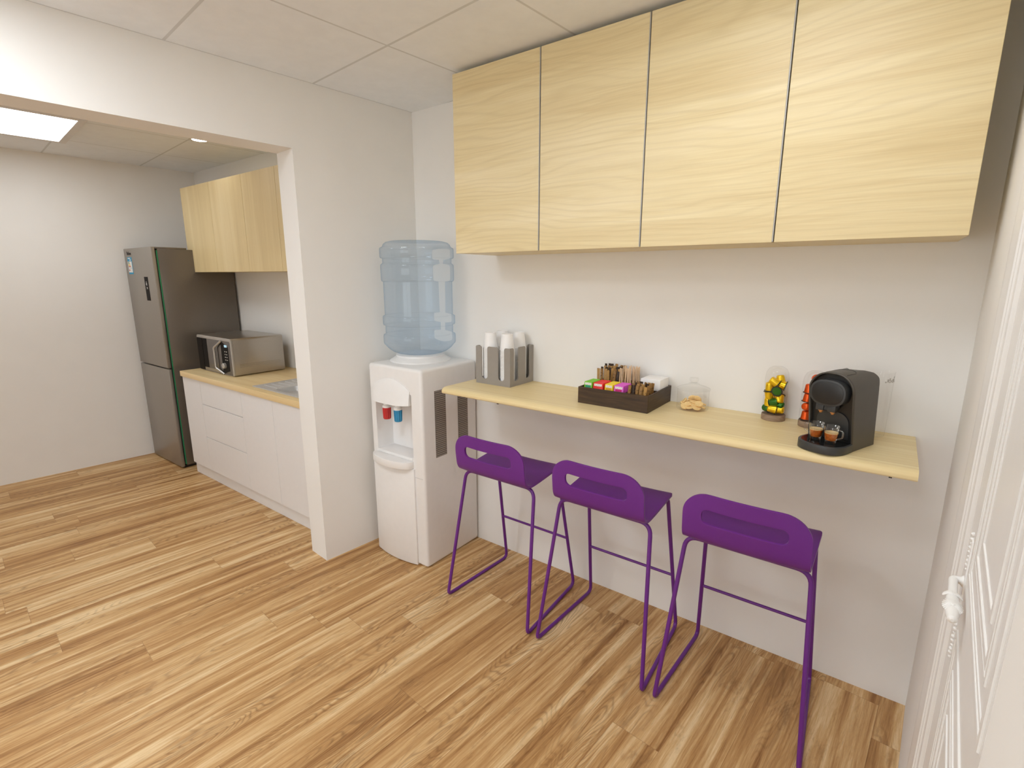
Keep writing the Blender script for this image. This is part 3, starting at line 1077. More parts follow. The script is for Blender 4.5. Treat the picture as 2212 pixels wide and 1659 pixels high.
# ================================================================== CONDIMENT TRAY
TX0, TX1, TY0, TY1, TH = 1.291, 1.614, -0.272, -0.004, 0.073
t = thing('condiment_tray', 'dark wood box tray of tea, sugar and stirrers on the bar shelf', 'tray', (TX0, 0, ZT))
w, tk = TX1 - TX0, 0.007
MB().box(0, TY0, 0.0004, w, TY0 + tk, TH, 0.0006, 1).build('front_panel', 'dark_wood', t, smooth=0)
MB().box(0, TY1 - tk, 0.0004, w, TY1, TH, 0.0006, 1).build('back_panel', 'dark_wood', t, smooth=0)
for x in (0, w - tk):
    MB().box(x, TY0 + tk, 0.0004, x + tk, TY1 - tk, TH, 0.0006, 1).build('side_panel', 'dark_wood', t, smooth=0)
MB().box(tk, TY0 + tk, 0.0006, w - tk, TY1 - tk, 0.005).build('base', 'dark_wood', t, smooth=0)
ym = -0.132
MB().box(tk, ym, 0.005, w - tk, ym + 0.005, TH - 0.006).build('divider', 'dark_wood', t, smooth=0)
for x, y0, y1 in ((0.207, TY0 + tk, ym), (0.112, ym + 0.005, TY1 - tk), (0.192, ym + 0.005, TY1 - tk)):
    MB().box(x, y0, 0.005, x + 0.005, y1, TH - 0.006).build('divider', 'dark_wood', t, smooth=0)
ZI = ZT + 0.0056
# tea sachets: four rows, each packet leaning back
rows_t = [('green', 'tea_green', 'print_teal', 0.012, 0.043), ('red', 'tea_red', 'print_white', 0.056, 0.051), ('yellow', 'tea_yellow', 'print_amber', 0.112, 0.042), ('pink', 'tea_pink', 'print_magenta', 0.156, 0.047)]
for cn, mt, pm, x0, pw_ in rows_t:
    first = None
    npk = 7
    for k in range(npk):
        if first is None:
            first = thing('tea_sachet', '', 'tea sachet')
            mm = MB().box(0.0015, 0.0, 0.0, pw_ - 0.0015, 0.0085, 0.088, 0.0028, 2)
            pk = mm.build('packet', mt, first)
            mm = MB().box(pw_ * 0.14, -0.0006, 0.073, pw_ * 0.86, 0.0004, 0.083)
            mm.build('printed_name', 'print_white', first, smooth=0)
            if pm != 'print_white':
                MB().box(pw_ * 0.2, -0.0005, 0.062, pw_ * 0.8, 0.0004, 0.0715).build('printed_band', pm, first, smooth=0)
            o = first
        else:
            o = copy_tree(first)
        o.location = (TX0 + x0, TY0 + tk + 0.0105 + k * 0.0120, ZI)
        o.rotation_euler = (math.radians(-9), 0, 0)
        o.location.z = ZI + 0.0015
        lead = 'front %s tea sachet with white lettering in the dark tray' % cn
        rest = '%s tea sachet standing behind the front one of its row in the dark tray' % cn
        if k == 0:
            tag(o, lead, 'tea sachet', 'tea sachets in the dark tray')
        else:
            tag(o, rest, 'tea sachet', '%s tea sachets behind the front one' % cn)
# sugar sticks and stirrers
stick = {}
def add_stick(kind, mt, L, wdt, thk, x, y, z, lean_x, lean_y, rz, label, group):
    key = (kind, mt, L)
    if key not in stick:
        mm = MB().box(-wdt / 2, -thk / 2, 0, wdt / 2, thk / 2, L, min(thk * 0.3, 0.0012), 1)
        o = mm.build(kind, mt, None, smooth=30)
        stick[key] = o
    else:
        o = stick[key].copy()
        COL.objects.link(o)
    o.location = (x, y, z)
    o.rotation_euler = (lean_y, lean_x, rz)
    tag(o, label, 'sugar stick' if kind == 'sugar_stick' else 'stirrer', group)
rng = random.Random(3)
cols = ['st_brown', 'st_tan', 'st_dark', 'st_brown', 'st_tan']
names = {'st_brown': 'brown speckled', 'st_tan': 'tan', 'st_dark': 'dark'}
for r_ in range(4):
    for c_ in range(6):
        mt = cols[rng.randrange(5)]
        add_stick('sugar_stick', mt, 0.132, 0.0135, 0.004, TX0 + 0.020 + c_ * 0.0157 + rng.uniform(-.001, .001), -0.112 + r_ * 0.026 + rng.uniform(-.004, .004), ZI + 0.004 + rng.uniform(-0.003, 0.004) - 0.010 * (3 - r_) * 0.5 + 0.004,
                  math.radians(rng.uniform(-2, 5) + (c_ - 2.5) * 1.2), math.radians(rng.uniform(-4, 2)), rng.uniform(-.3, .3),
                  '%s sugar stick in the rear left bunch of the dark tray' % names[mt], '%s sugar sticks in the rear bunch' % names[mt])
for r_ in range(4):
    for c_ in range(5):
        mt = cols[rng.randrange(5)]
        add_stick('sugar_stick', mt, 0.098, 0.0135, 0.004, TX0 + 0.226 + c_ * 0.0165 + rng.uniform(-.001, .001), -0.250 + r_ * 0.028 + rng.uniform(-.004, .004), ZI + 0.004,
                  math.radians(4 + rng.uniform(-2, 4)), math.radians(rng.uniform(-3, 3)), rng.uniform(-.3, .3),
                  '%s sugar stick in the front right bunch of the dark tray' % names[mt], '%s sugar sticks in the front bunch' % names[mt])
for r_ in range(5):
    for c_ in range(6):
        add_stick('stirrer', 'stir', 0.138, 0.0052, 0.0016, TX0 + 0.1245 + c_ * 0.0118 + rng.uniform(-.002, .002), -0.117 + r_ * 0.022 + rng.uniform(-.004, .004), ZI + 0.003,
                  math.radians(rng.uniform(-5, 5)), math.radians(rng.uniform(-5, 5)), rng.uniform(-.6, .6),
                  'pale wooden stirrer in the bunch standing in the dark tray', 'wooden stirrers in the dark tray')
o = MB().box(0.0, 0.0, 0.0, 0.088, 0.104, 0.107, 0.0012, 2).build('napkin_box', 'paper', None, (1.5175, -0.1225, ZI), smooth=30)
tag(o, 'plain white square box standing in the rear right of the dark tray', 'box')

# ================================================================== BISCUIT JAR
JX, JY = 1.735, -0.080
t = thing('biscuit_jar', 'round clear glass biscuit jar with knobbed lid beside the dark tray', 'jar', (JX, JY, ZT))
MB().lathe([(0, 0.0012), (0.060, 0.0012), (0.0635, 0.0035), (0.064, 0.008), (0.064, 0.080), (0.0635, 0.082), (0.0625, 0.0825)], seg=56).build('bowl', 'glass', t, smooth=50)
ld = MB().lathe([(0.0, 0.0835), (0.060, 0.0835), (0.0665, 0.085), (0.0675, 0.088), (0.0655, 0.0915), (0.052, 0.097), (0.030, 0.103), (0.022, 0.107), (0.0225, 0.110), (0.019, 0.112), (0.0, 0.112)], seg=56).build('lid', 'glass', t, smooth=50)
MB().lathe([(0.0, 0.1122), (0.0125, 0.1122), (0.0120, 0.1165), (0.0170, 0.1205), (0.0185, 0.1300), (0.0170, 0.1340), (0.0, 0.1345)], seg=40).build('knob', 'glass', ld, smooth=50)
bis = None
spots = [(-0.035, -0.012, 0.012, 35, 20), (-0.022, -0.036, 0.010, 30, -60), (0.002, -0.040, 0.009, 14, 200), (0.028, -0.034, 0.010, 22, -40), (0.042, -0.008, 0.012, 28, 30), (0.016, -0.020, 0.019, 16, -80),
         (-0.014, -0.020, 0.018, 20, -110), (0.034, -0.020, 0.024, 25, -60), (0.006, -0.004, 0.026, 10, 10), (-0.030, 0.016, 0.018, 40, 150), (0.014, 0.022, 0.034, 62, 80), (-0.008, 0.022, 0.034, 60, 110),
         (0.036, 0.018, 0.018, 20, 45), (-0.040, 0.002, 0.022, 52, 200), (0.0, 0.0, 0.010, 5, 0)]
for k, (x, y, z, tilt, az) in enumerate(spots):
    if bis is None:
        o = MB().lathe([(0, -0.0032), (0.0155, -0.0032), (0.0175, -0.0015), (0.0175, 0.0012), (0.0158, 0.0034), (0.012, 0.0026), (0, 0.003)], seg=28).build('biscuit', 'biscuit', None, smooth=50)
        bis = o
    else:
        o = bis.copy()
        COL.objects.link(o)
    o.location = (JX + x * 0.95, JY + y * 0.95, ZT + 0.006 + z)
    o.rotation_euler = Euler((math.radians(tilt), 0, math.radians(az + 90)))
    tag(o, 'small round golden biscuit inside the glass jar', 'biscuit', 'biscuits in the glass jar')

# ================================================================== CAPSULE JARS
def capsule(body_mat, face_mat):
    c = thing('coffee_capsule', '', 'coffee capsule')
    MB().lathe([(0.0, 0.0285), (0.008, 0.0285), (0.0115, 0.0265), (0.0125, 0.023), (0.0150, 0.0015), (0.0150, 0.0008)], seg=24).build('cup', body_mat, c, smooth=50)
    MB().lathe([(0.0150, 0.0008), (0.0178, 0.0008), (0.0184, 0.0), (0.0178, -0.0008), (0.0140, -0.0008)], seg=24).build('rim', 'cap_rim', c, smooth=50)
    MB().lathe([(0.0, -0.0010), (0.0142, -0.0008), (0.0142, 0.0006), (0.0, 0.0006)], seg=24).build('foil', face_mat, c, smooth=50)
    return c
def capsule_jar(x, y, label, where, layout, protos):
    t = thing('capsule_jar', label, 'jar', (x, y, ZT), 0, 'coffee capsule jars on the bar shelf')
    MB().lathe([(0, 0.0005), (0.0420, 0.0005), (0.0425, 0.002), (0.0425, 0.021), (0.0415, 0.0225), (0, 0.0225)], seg=48).build('wooden_base', 'rustic', t, smooth=40)
    MB().lathe([(0.0412, 0.0228), (0.0412, 0.165), (0.0385, 0.187), (0.031, 0.202), (0.018, 0.210), (0.0, 0.2125)], seg=48).build('glass_dome', 'glass', t, smooth=50)
    used = set()
    for cx, cy_, cz, ax, ay, az, col in layout:
        if col not in used:
            o = capsule(*protos[col])
            protos[col] = (o,)
            used.add(col)
        else:
            o = copy_tree(protos[col][0])
        # the layout gives the middle of the capsule and the direction its narrow end points to
        d = Vector((ax, ay, az)).normalized()
        o.scale = (1.12, 1.12, 1.12)
        o.location = Vector((x + cx, y + cy_, ZT + 0.0232 + cz)) - d * 0.014
        o.rotation_euler = d.to_track_quat('Z', 'Y').to_euler()
        tag(o, '%s coffee capsule inside the %s capsule jar' % (col, where), 'coffee capsule', '%s coffee capsules' % col)
Y_, G_, O_ = 'yellow', 'green', 'orange'
lay1 = [(0.010, -0.020, 0.098, 0.1, 1, 0.15, Y_), (0.012, 0.004, 0.136, -0.2, 0.1, 1, Y_), (-0.006, -0.014, 0.128, -0.8, -0.1, 0.55, Y_), (-0.022, -0.006, 0.106, -0.1, -0.1, 1, Y_), (0.019, -0.008, 0.118, -1, 0, 0.25, Y_),
        (-0.020, -0.012, 0.074, 0.1, 0, -1, Y_), (0.018, -0.016, 0.064, 0.15, -0.5, -0.8, Y_), (-0.020, -0.010, 0.046, -0.1, -0.1, 1, Y_), (0.002, -0.018, 0.050, 0.8, -0.3, 0.3, G_), (0.018, -0.014, 0.042, 0.9, -0.2, -0.3, G_),
        (-0.002, -0.021, 0.0225, -1, -0.1, 0.1, Y_), (0.020, -0.014, 0.0215, 1, -0.15, 0.05, Y_), (-0.024, -0.006, 0.0215, -0.3, -0.9, 0.1, G_), (0.0, 0.020, 0.022, 0, 1, 0, G_), (0.002, 0.020, 0.056, 0.3, 0.2, 1, Y_), (-0.004, 0.020, 0.092, -0.2, 0.1, 1, Y_)]
lay2 = [(-0.018, -0.010, 0.0185, 0, 0, 1, O_), (0.018, -0.010, 0.0185, 0, -0.2, 1, O_), (-0.016, -0.016, 0.054, -0.5, -0.9, 0.1, O_), (0.016, -0.012, 0.054, 0.6, -0.7, -0.2, O_), (-0.018, -0.008, 0.086, 0.05, 0, 1, O_), (0.017, -0.010, 0.088, 0.1, -0.3, 1, O_),
        (-0.017, -0.008, 0.120, 0, 0, 1, O_), (0.016, 0.004, 0.122, -0.2, 0.2, 1, O_), (0.004, -0.004, 0.156, -0.45, -0.55, 0.6, O_), (0.0, 0.021, 0.020, 0.1, 0, 1, O_), (0.0, 0.021, 0.056, 0, 0.2, 1, O_), (0.0, 0.020, 0.092, 0, 0.1, 1, O_)]
capsule_jar(2.040, -0.050, 'tall glass jar on a wooden base filled with yellow and green capsules', 'left', lay1, {Y_: ('cap_yellow', 'cap_green'), G_: ('cap_green', 'cap_yellow')})
capsule_jar(2.172, -0.074, 'tall glass jar of orange capsules half hidden behind the coffee machine', 'right', lay2, {O_: ('cap_orange', 'cap_orange')})

# ================================================================== COFFEE MACHINE
# local x = width, local y = depth (0 = front bottom edge, + towards the wall)
CA = math.atan2(-0.367, 0.93)
ox, oy = 2.316 - 0.0685 * 0.93, -0.326 + 0.0685 * 0.367
t = thing('coffee_machine', 'compact black and charcoal capsule coffee machine at the right end of the bar shelf', 'coffee machine', (ox, oy, ZT), CA)
hw = 0.0685
# side silhouette (depth, height)
sil = [(0.0, 0.001), (0.192, 0.001), (0.203, 0.006), (0.206, 0.014), (0.199, 0.07), (0.194, 0.112), (0.189, 0.150), (0.184, 0.181), (0.175, 0.205), (0.160, 0.226), (0.137, 0.241), (0.105, 0.2485), (0.06, 0.251), (0.02, 0.251), (-0.03, 0.2505),
       (-0.037, 0.247), (-0.039, 0.238), (-0.038, 0.20), (-0.030, 0.17), (-0.018, 0.13), (-0.008, 0.07), (-0.002, 0.02)]
# shell: arched section (rounded top corners) lofted along the depth
mm = MB()
tmp = bmesh.new()
def topz(d):
    if d <= 0.06: return 0.251
    pts_ = [(0.06, 0.251), (0.105, 0.2485), (0.137, 0.241), (0.160, 0.226), (0.175, 0.205), (0.184, 0.181), (0.190, 0.150)]
    for (a_, za), (b_, zb_) in zip(pts_[:-1], pts_[1:]):
        if d <= b_:
            return za + (zb_ - za) * (d - a_) / (b_ - a_)
    return 0.15
def section(zt, nn=16, rr=0.060):
    """closed arch outline in (x, z), from bottom right over the top to bottom left"""
    rr = min(rr, zt - 0.002)
    o_ = [(hw, 0.0)]
    for q in range(nn + 1):
        a = 0.5 * PI * q / nn
        o_.append((hw - rr + rr * math.cos(a), zt - rr + rr * math.sin(a)))
    for q in range(nn + 1):
        a = 0.5 * PI + 0.5 * PI * q / nn
        o_.append((-hw + rr + rr * math.cos(a), zt - rr + rr * math.sin(a)))
    o_.append((-hw, 0.0))
    return o_
def front_d(z):
    # depth of the leaning front edge at a height
    if z < 0.02: return 0.0 - 0.002 * z / 0.02
    if z < 0.2: return -0.002 - 0.036 * ((z - 0.02) / 0.18) ** 1.2
    return -0.038
def back_d(z):
    pts_ = [(0.0, 0.200), (0.014, 0.206), (0.07, 0.199), (0.112, 0.194), (0.150, 0.189), (0.181, 0.184), (0.205, 0.175), (0.226, 0.160), (0.241, 0.137), (0.2485, 0.105), (0.251, 0.06)]
    for (a_, da), (b_, db_) in zip(pts_[:-1], pts_[1:]):
        if z <= b_:
            return da + (db_ - da) * (z - a_) / (b_ - a_)
    return 0.06
sec = section(0.251)
NB = 18
loops = []
for i in range(NB + 1):
    f = i / NB
    lp = []
    for x, z in sec:
        d0 = front_d(z)
        d1 = back_d(min(z, 0.2505)) - 0.055 * max(0, abs(x) / hw) ** 6
        lp.append(tmp.verts.new((x, d0 + (d1 - d0) * f, z + 0.0008)))
    loops.append(lp)
ns = len(sec)
for i in range(NB):
    for j in range(ns - 1):
        tmp.faces.new((loops[i][j], loops[i][j + 1], loops[i + 1][j + 1], loops[i + 1][j]))
# back cap
tmp.faces.new(loops[NB])
# bottom
for i in range(NB):
    tmp.faces.new((loops[i][0], loops[i + 1][0], loops[i + 1][ns - 1], loops[i][ns - 1]))
mm.merge(tmp)
sh = mm.build('shell', 'charcoal', t, smooth=45)
so = sh.modifiers.new('thickness', 'SOLIDIFY')
so.thickness = 0.005
so.offset = -1
# recessed black front inside the hood
mm = MB()
tmp = bmesh.new()
fr_ = []
for x, z in section(0.2455, rr=0.057):
    fr_.append(tmp.verts.new((x * 0.93, front_d(z) + (0.012 if z < 0.12 else 0.020), max(z, 0.002))))
tmp.faces.new(fr_)
mm.merge(tmp)
MBf = mm.build('front_panel', 'black', t, smooth=0)
so = MBf.modifiers.new('thickness', 'SOLIDIFY')
so.thickness = 0.004
# round-cornered access door on the lower front
MB().prism(rrect(-0.048, 0.032, 0.050, 0.122, (0.004, 0.004, 0.034, 0.034)), 0.0125, 0.0165, 'xz', bev=0.0008, mat=Matrix.Rotation(math.radians(10.7), 4, 'X')).build('access_door', 'bezel', t, smooth=40)
# oval head
hd_ = MB()
hd_.prism(ellipse(-0.002, 0.187, 0.0535, 0.042, 48, 2.5), -0.052, 0.0, 'xz', bev=0.003)
head = hd_.build('brew_head', 'bezel', t, smooth=50)
MB().prism(ellipse(-0.002, 0.187, 0.0475, 0.036, 48, 2.5), -0.0535, -0.05, 'xz', bev=0.001).build('head_plate', 'black', head, smooth=50)
sp_ = MB()
for x in (-0.0235, 0.0125):
    sp_.box(x - 0.0125, -0.046, 0.126, x + 0.0125, -0.018, 0.150, 0.003)
sp_.box(-0.012, -0.042, 0.130, 0.002, -0.018, 0.150)
spout = sp_.build('spout', 'bezel', head)
for x in (-0.0235, 0.0125):
    MB().lathe([(0, 0.117), (0.0042, 0.117), (0.0052, 0.121), (0.0075, 0.122), (0.0075, 0.1262), (0, 0.1262)], x, -0.033, 20).build('nozzle', 'brass', spout)
# drip tray
pts = [(0.070, 0.0), (0.0715, -0.035)] + [(0.0715 * math.cos(PI * q / 24) ** 1 if False else 0.0715 * math.copysign(abs(math.cos(PI * q / 24)) ** 0.75, math.cos(PI * q / 24)), -0.035 - 0.068 * math.sin(PI * q / 24) ** 0.85) for q in range(1, 24)] + [(-0.0715, -0.035), (-0.070, 0.0)]
dt = MB().prism(pts, 0.001, 0.0265, 'xy', bev=0.003).build('drip_tray', 'bezel', t, smooth=40)
pts2 = [(x * 0.9, -0.004 + (y + 0.004) * 0.92) for x, y in pts]
MB().prism(pts2, 0.0262, 0.0275, 'xy').build('drip_grid', 'black_gloss', dt, smooth=0)
# lever outline in the top
lv = MB()
def roof(x):
    rr_ = 0.060
    e_ = max(abs(x) - (hw - rr_), 0)
    return 0.251 - rr_ + math.sqrt(max(rr_ * rr_ - e_ * e_, 0)) + 0.0012
lpts = fillet([(0.034, -0.02, 0), (0.034, 0.055, 0), (-0.034, 0.055, 0), (-0.034, -0.02, 0)], 0.025, 8)
lpts = [(p.x, p.y, roof(p.x)) for p in lpts]
lpts = [Vector(a_).lerp(Vector(b_), q / 5) for a_, b_ in zip(lpts[:-1], lpts[1:]) for q in range(5)]
lpts = [(p.x, p.y, roof(p.x)) for p in lpts]
lv.tube(lpts, 0.0006, 6)
lv.build('lever_seam', 'black', t)

# espresso glasses
def espresso(x, y, rz, label, crema):
    g = thing('espresso_cup', label, 'cup', (x, y, ZT + 0.0279), rz, 'espresso glasses on the drip tray')
    MB().lathe([(0, 0.0004), (0.0150, 0.0004), (0.0162, 0.002), (0.0160, 0.006), (0.0172, 0.012), (0.0228, 0.056), (0.0232, 0.0565), (0.0224, 0.0565)], seg=40).build('glass', 'glass_cup', g, smooth=50)
    MB().lathe([(0, 0.010), (0.0143, 0.010), (0.0160, 0.0125), (0.0192, 0.033), (0, 0.033)], seg=32).build('coffee', 'coffee', g, smooth=50)
    MB().lathe([(0, 0.0365), (0.0196, 0.0365), (0.0192, 0.033), (0, 0.033)], seg=32).build('crema', 'crema', g, smooth=50)
    MB().tube(fillet([(0.0215, 0, 0.048), (0.036, 0, 0.047), (0.036, 0, 0.026), (0.0178, 0, 0.016)], 0.009, 6), 0.0024, 10).build('handle', 'glass_cup', g, smooth=60)
# tray-local positions turned into the room
def cm(x, y):
    return (ox + x * math.cos(CA) - y * math.sin(CA), oy + x * math.sin(CA) + y * math.cos(CA))
c1, c2 = cm(-0.0235, -0.047), cm(0.0245, -0.049)
espresso(c1[0], c1[1], math.radians(165), 'small glass cup of espresso on the left of the coffee machine tray', 0)
espresso(c2[0], c2[1], math.radians(-28), 'small glass cup of espresso on the right of the coffee machine tray', 0)

# clear glass vessel behind the machine
t = thing('glass_vase', 'tall clear glass vessel standing behind the coffee machine', 'glass vessel', (2.357, -0.062, ZT))
MB().lathe([(0, 0.0012), (0.037, 0.0012), (0.0385, 0.004), (0.0395, 0.020), (0.0435, 0.228), (0.0448, 0.2305)], seg=56).build('vessel', 'glass', t, smooth=50)
mm = MB()
for k in range(7):
    a = math.radians(-62 + k * 9)
    rr = 0.0428
    for q in range(1 + k % 3):
        z0 = 0.196 + 0.006 * q + 0.002 * (k % 2)
        mm.box(-0.0022, -0.0006, 0, 0.0022, 0.0006, 0.004 + 0.003 * ((k + q) % 2), mat=Matrix.Translation((rr * math.cos(a), rr * math.sin(a), z0)) @ Matrix.Rotation(a + PI / 2, 4, 'Z'))
mm.build('embossed_mark', 'silver', t, smooth=0)

# ================================================================== KITCHEN : FRIDGE
FX0, FX1 = -2.9025, -2.305
t = thing('fridge', 'tall dark steel fridge freezer in the far kitchen corner', 'fridge', (FX0, 0, 0))
w = FX1 - FX0
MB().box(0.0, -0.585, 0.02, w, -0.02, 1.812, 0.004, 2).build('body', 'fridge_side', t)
MB().box(0.02, -0.60, 0.0005, w - 0.01, -0.05, 0.02).build('plinth', 'black', t, smooth=0)
mm = MB().box(0.004, -0.5925, 0.03, w - 0.0008, -0.585, 1.80)
mm.build('gasket', 'gasket', t, smooth=0)
mm = MB().box(0.01, -0.600, 0.03, w - 0.004, -0.5925, 1.80)
mm.build('gasket_shadow', 'black', t, smooth=0)
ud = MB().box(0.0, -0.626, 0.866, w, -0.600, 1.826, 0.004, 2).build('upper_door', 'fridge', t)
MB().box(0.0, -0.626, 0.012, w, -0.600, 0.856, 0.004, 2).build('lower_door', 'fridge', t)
mm = MB().box(0.05, -0.60, 1.812, w - 0.002, -0.372, 1.8255, 0.002)
mm.build('hinge_cover', 'fridge_side', t)
mm = MB().box(w - 0.05, -0.612, 0.855, w - 0.002, -0.585, 0.867)
mm.build('hinge', 'black', t, smooth=0)
# handle / display strip, energy label, maker's mark (too small to read)
hx = -2.526 - FX0
MB().box(hx, -0.6275, 1.407, hx + 0.075, -0.6255, 1.596, 0.0006, 1).build('display_strip', 'mw_black', ud, smooth=0)
mm = MB()
for z, x0_, x1_ in ((1.553, 0.030, 0.040), (1.543, 0.026, 0.044), (1.534, 0.022, 0.046), (1.526, 0.032, 0.042), (1.508, 0.030, 0.046), (1.500, 0.034, 0.046)):
    mm.box(hx + x0_, -0.6279, z, hx + x1_, -0.6273, z + 0.006)
mm.build('display_symbols', 'label_white', ud, smooth=0)
ex = -2.842 - FX0
mm = MB()
mm.box(ex, -0.6268, 1.618, ex + 0.098, -0.6256, 1.756, mi=0)
mm.box(ex + 0.004, -0.6272, 1.632, ex + 0.090, -0.6266, 1.722, mi=1)
for k, (mi_, ww) in enumerate(((4, 0.022), (4, 0.028), (2, 0.034), (2, 0.042), (3, 0.046))):
    mm.box(ex + 0.014, -0.6276, 1.714 - k * 0.0095, ex + 0.014 + ww, -0.6271, 1.720 - k * 0.0095, mi=mi_)
mm.box(ex + 0.018, -0.6276, 1.742, ex + 0.070, -0.6266, 1.750, mi=1)
mm.box(ex + 0.050, -0.6276, 1.728, ex + 0.080, -0.6266, 1.737, mi=1)
mm.box(ex + 0.010, -0.6276, 1.6655, ex + 0.084, -0.6271, 1.667, mi=0)
mm.box(ex + 0.016, -0.6276, 1.646, ex + 0.036, -0.6271, 1.656, mi=3)
mm.build('energy_label', ['label_blue', 'label_white', 'label_yellow', 'label_red', 'label_green'], ud, smooth=0)
lx = -2.835 - FX0
mm = MB()
for k, (dx, dz, ww, hh) in enumerate(((0, 0.014, 0.012, 0.014), (0.002, 0, 0.086, 0.014), (0.014, 0.012, 0.02, 0.008), (0.04, 0.012, 0.012, 0.007), (0.062, 0.010, 0.026, 0.006), (0.036, 0.022, 0.012, 0.004))):
    mm.box(lx + dx, -0.6272, 1.774 + dz, lx + dx + ww, -0.6258, 1.774 + dz + hh)
mm.build('maker_mark', 'ink', ud, smooth=0)

# ================================================================== KITCHEN : BASE UNITS
DYF = -0.600
ux = [-2.110, -1.800, -1.166, -0.752, -0.340, -0.228]
ulab = ['narrow white base unit between the fridge and the drawers', 'white base unit with three drawers below the microwave', 'white base unit with one door right of the drawers',
        'white base unit below the sink, partly hidden by the partition', 'narrow white filler unit hidden behind the partition']
for i in range(5):
    x0, x1 = ux[i], ux[i + 1]
    t = thing('base_unit', ulab[i], 'cupboard', (x0, 0, 0), 0, 'white kitchen base units')
    w = x1 - x0
    # open-topped carcass so the sink bowl can hang in it
    mm = MB()
    zt = 0.8255
    mm.box(0.0005, DYF + 0.020, 0.097, 0.0185, -0.002, zt)
    mm.box(w - 0.0185, DYF + 0.020, 0.097, w - 0.0005, -0.002, zt)
    mm.box(0.0185, DYF + 0.020, 0.097, w - 0.0185, -0.002, 0.115)
    mm.box(0.0185, -0.020, 0.115, w - 0.0185, -0.002, zt)
    mm.build('carcass', 'white_lacquer', t, smooth=0)
    g = 0.0016
    if i == 1:
        for z0, z1 in ((0.104, 0.373), (0.377, 0.637), (0.641, 0.8225)):
            MB().box(g, DYF, z0, w - g, DYF + 0.018, z1, 0.001, 1).build('drawer', 'white_lacquer', t, smooth=0)
        MB().box(0.0185, DYF + 0.0195, 0.115, w - 0.0185, DYF + 0.021, 0.822).build('inner_front', 'seam', t, smooth=0)
    else:
        MB().box(g, DYF, 0.104, w - g, DYF + 0.018, 0.8225, 0.001, 1).build('door', 'white_lacquer', t, smooth=0)
    xl = -0.028 if i == 0 else 0.0
    MB().box(xl, -0.5733, 0.0015, w, -0.557, 0.0965).build('plinth', 'white_lacquer', t, smooth=0)

# worktop with the sink cut-out
SX0, SX1, SY0, SY1 = -1.055, -0.25, -0.566, -0.245
bx0, bx1, by0, by1 = -0.822, -0.33, -0.536, -0.376
o = MB().prism([(0, -0.6145), (1.876, -0.6145), (1.876, -0.002), (0, -0.002)], 0.0, 0.0415, 'xy',
               [[(bx0 - 0.004 + 2.106, by0 - 0.004), (bx1 + 0.004 + 2.106, by0 - 0.004), (bx1 + 0.004 + 2.106, by1 + 0.004), (bx0 - 0.004 + 2.106, by1 + 0.004)]], bev=0.0015).build('worktop', 'worktop', None, (-2.106, 0, 0.8262), smooth=30)
tag(o, 'pale oak kitchen worktop over the white base units', 'worktop')
ZW = 0.8677
t = thing('sink', 'flat stainless steel sink set in the oak worktop behind the partition', 'sink', (SX0, 0, ZW))
mm = MB()
mm.prism([(0, SY0), (SX1 - SX0, SY0), (SX1 - SX0, SY1), (0, SY1)], 0.0004, 0.006, 'xy', [rrect(bx0 - SX0, by0, bx1 - SX0, by1, 0.03)], bev=0.002)
mm.build('rim', 'steel', t, smooth=40)
mm = MB()
ring0 = rrect(bx0 - SX0, by0, bx1 - SX0, by1, 0.03)
def inset(sc_):
    cxm, cym = (bx0 + bx1) / 2 - SX0, (by0 + by1) / 2
    return [(cxm + (x - cxm) * sc_, cym + (y - cym) * sc_) for x, y in ring0]
tmp = bmesh.new()
lv_ = [(0.999, 0.0055), (0.99, -0.004), (0.975, -0.026), (0.94, -0.033), (0.4, -0.034)]
rg_ = [[tmp.verts.new((x, y, z)) for x, y in inset(sc_)] for sc_, z in lv_]
for a_, b_ in zip(rg_[:-1], rg_[1:]):
    for i in range(len(a_)):
        j = (i + 1) % len(a_)
        tmp.faces.new((a_[i], a_[j], b_[j], b_[i]))
tmp.faces.new(rg_[-1])
mm.merge(tmp)
mm.build('bowl', 'steel', t, smooth=40)
mm = MB()
for k in range(5):
    y = SY0 + 0.06 + k * 0.05
    mm.tube([(0.05, y, 0.0066), (0.21, y, 0.0066)], 0.0022, 8)
mm.build('drainer_rib', 'steel', t)

# ================================================================== KITCHEN : MICROWAVE
MX0, MX1, MY0, MY1, MZ0, MZ1 = -2.052, -1.485, -0.477, -0.085, 0.8682, 1.1500
t = thing('microwave', 'steel and black microwave oven on the worktop beside the fridge', 'microwave', (MX0, 0, MZ0))
w, hh = MX1 - MX0, MZ1 - MZ0
mm = MB()
mm.prism(rrect(0, 0.004, w, hh, (0.008, 0.008, 0.016, 0.016)), MY0 + 0.004, MY1, 'xz', bev=0.004)
for x in (0.05, w - 0.05):
    for y in (MY0 + 0.05, MY1 - 0.05):
        mm.lathe([(0, 0.0), (0.012, 0.0), (0.012, 0.006), (0, 0.006)], x, y, 16)
mm.build('casing', 'steel_dark', t, smooth=40)
mm = MB()
mm.prism(rrect(0, 0.004, w, hh, (0.008, 0.008, 0.016, 0.016)), MY0 - 0.004, MY0 + 0.006, 'xz', [rrect(0.003, 0.006, w - 0.018, hh - 0.022, (0.004, 0.006, 0.014, 0.004))], bev=0.002)
mm.build('front_frame', 'silver', t, smooth=40)
dr = MB().prism(rrect(0.003, 0.006, w - 0.018, hh - 0.022, (0.004, 0.006, 0.014, 0.004)), MY0 - 0.002, MY0 + 0.004, 'xz', bev=0.001).build('door', 'mw_glass', t, smooth=40)
MB().box(-0.0006, MY0 - 0.0048, 0.006, 0.088, MY0 - 0.0016, hh - 0.0235).build('door_edge', 'mw_black', dr, smooth=0)
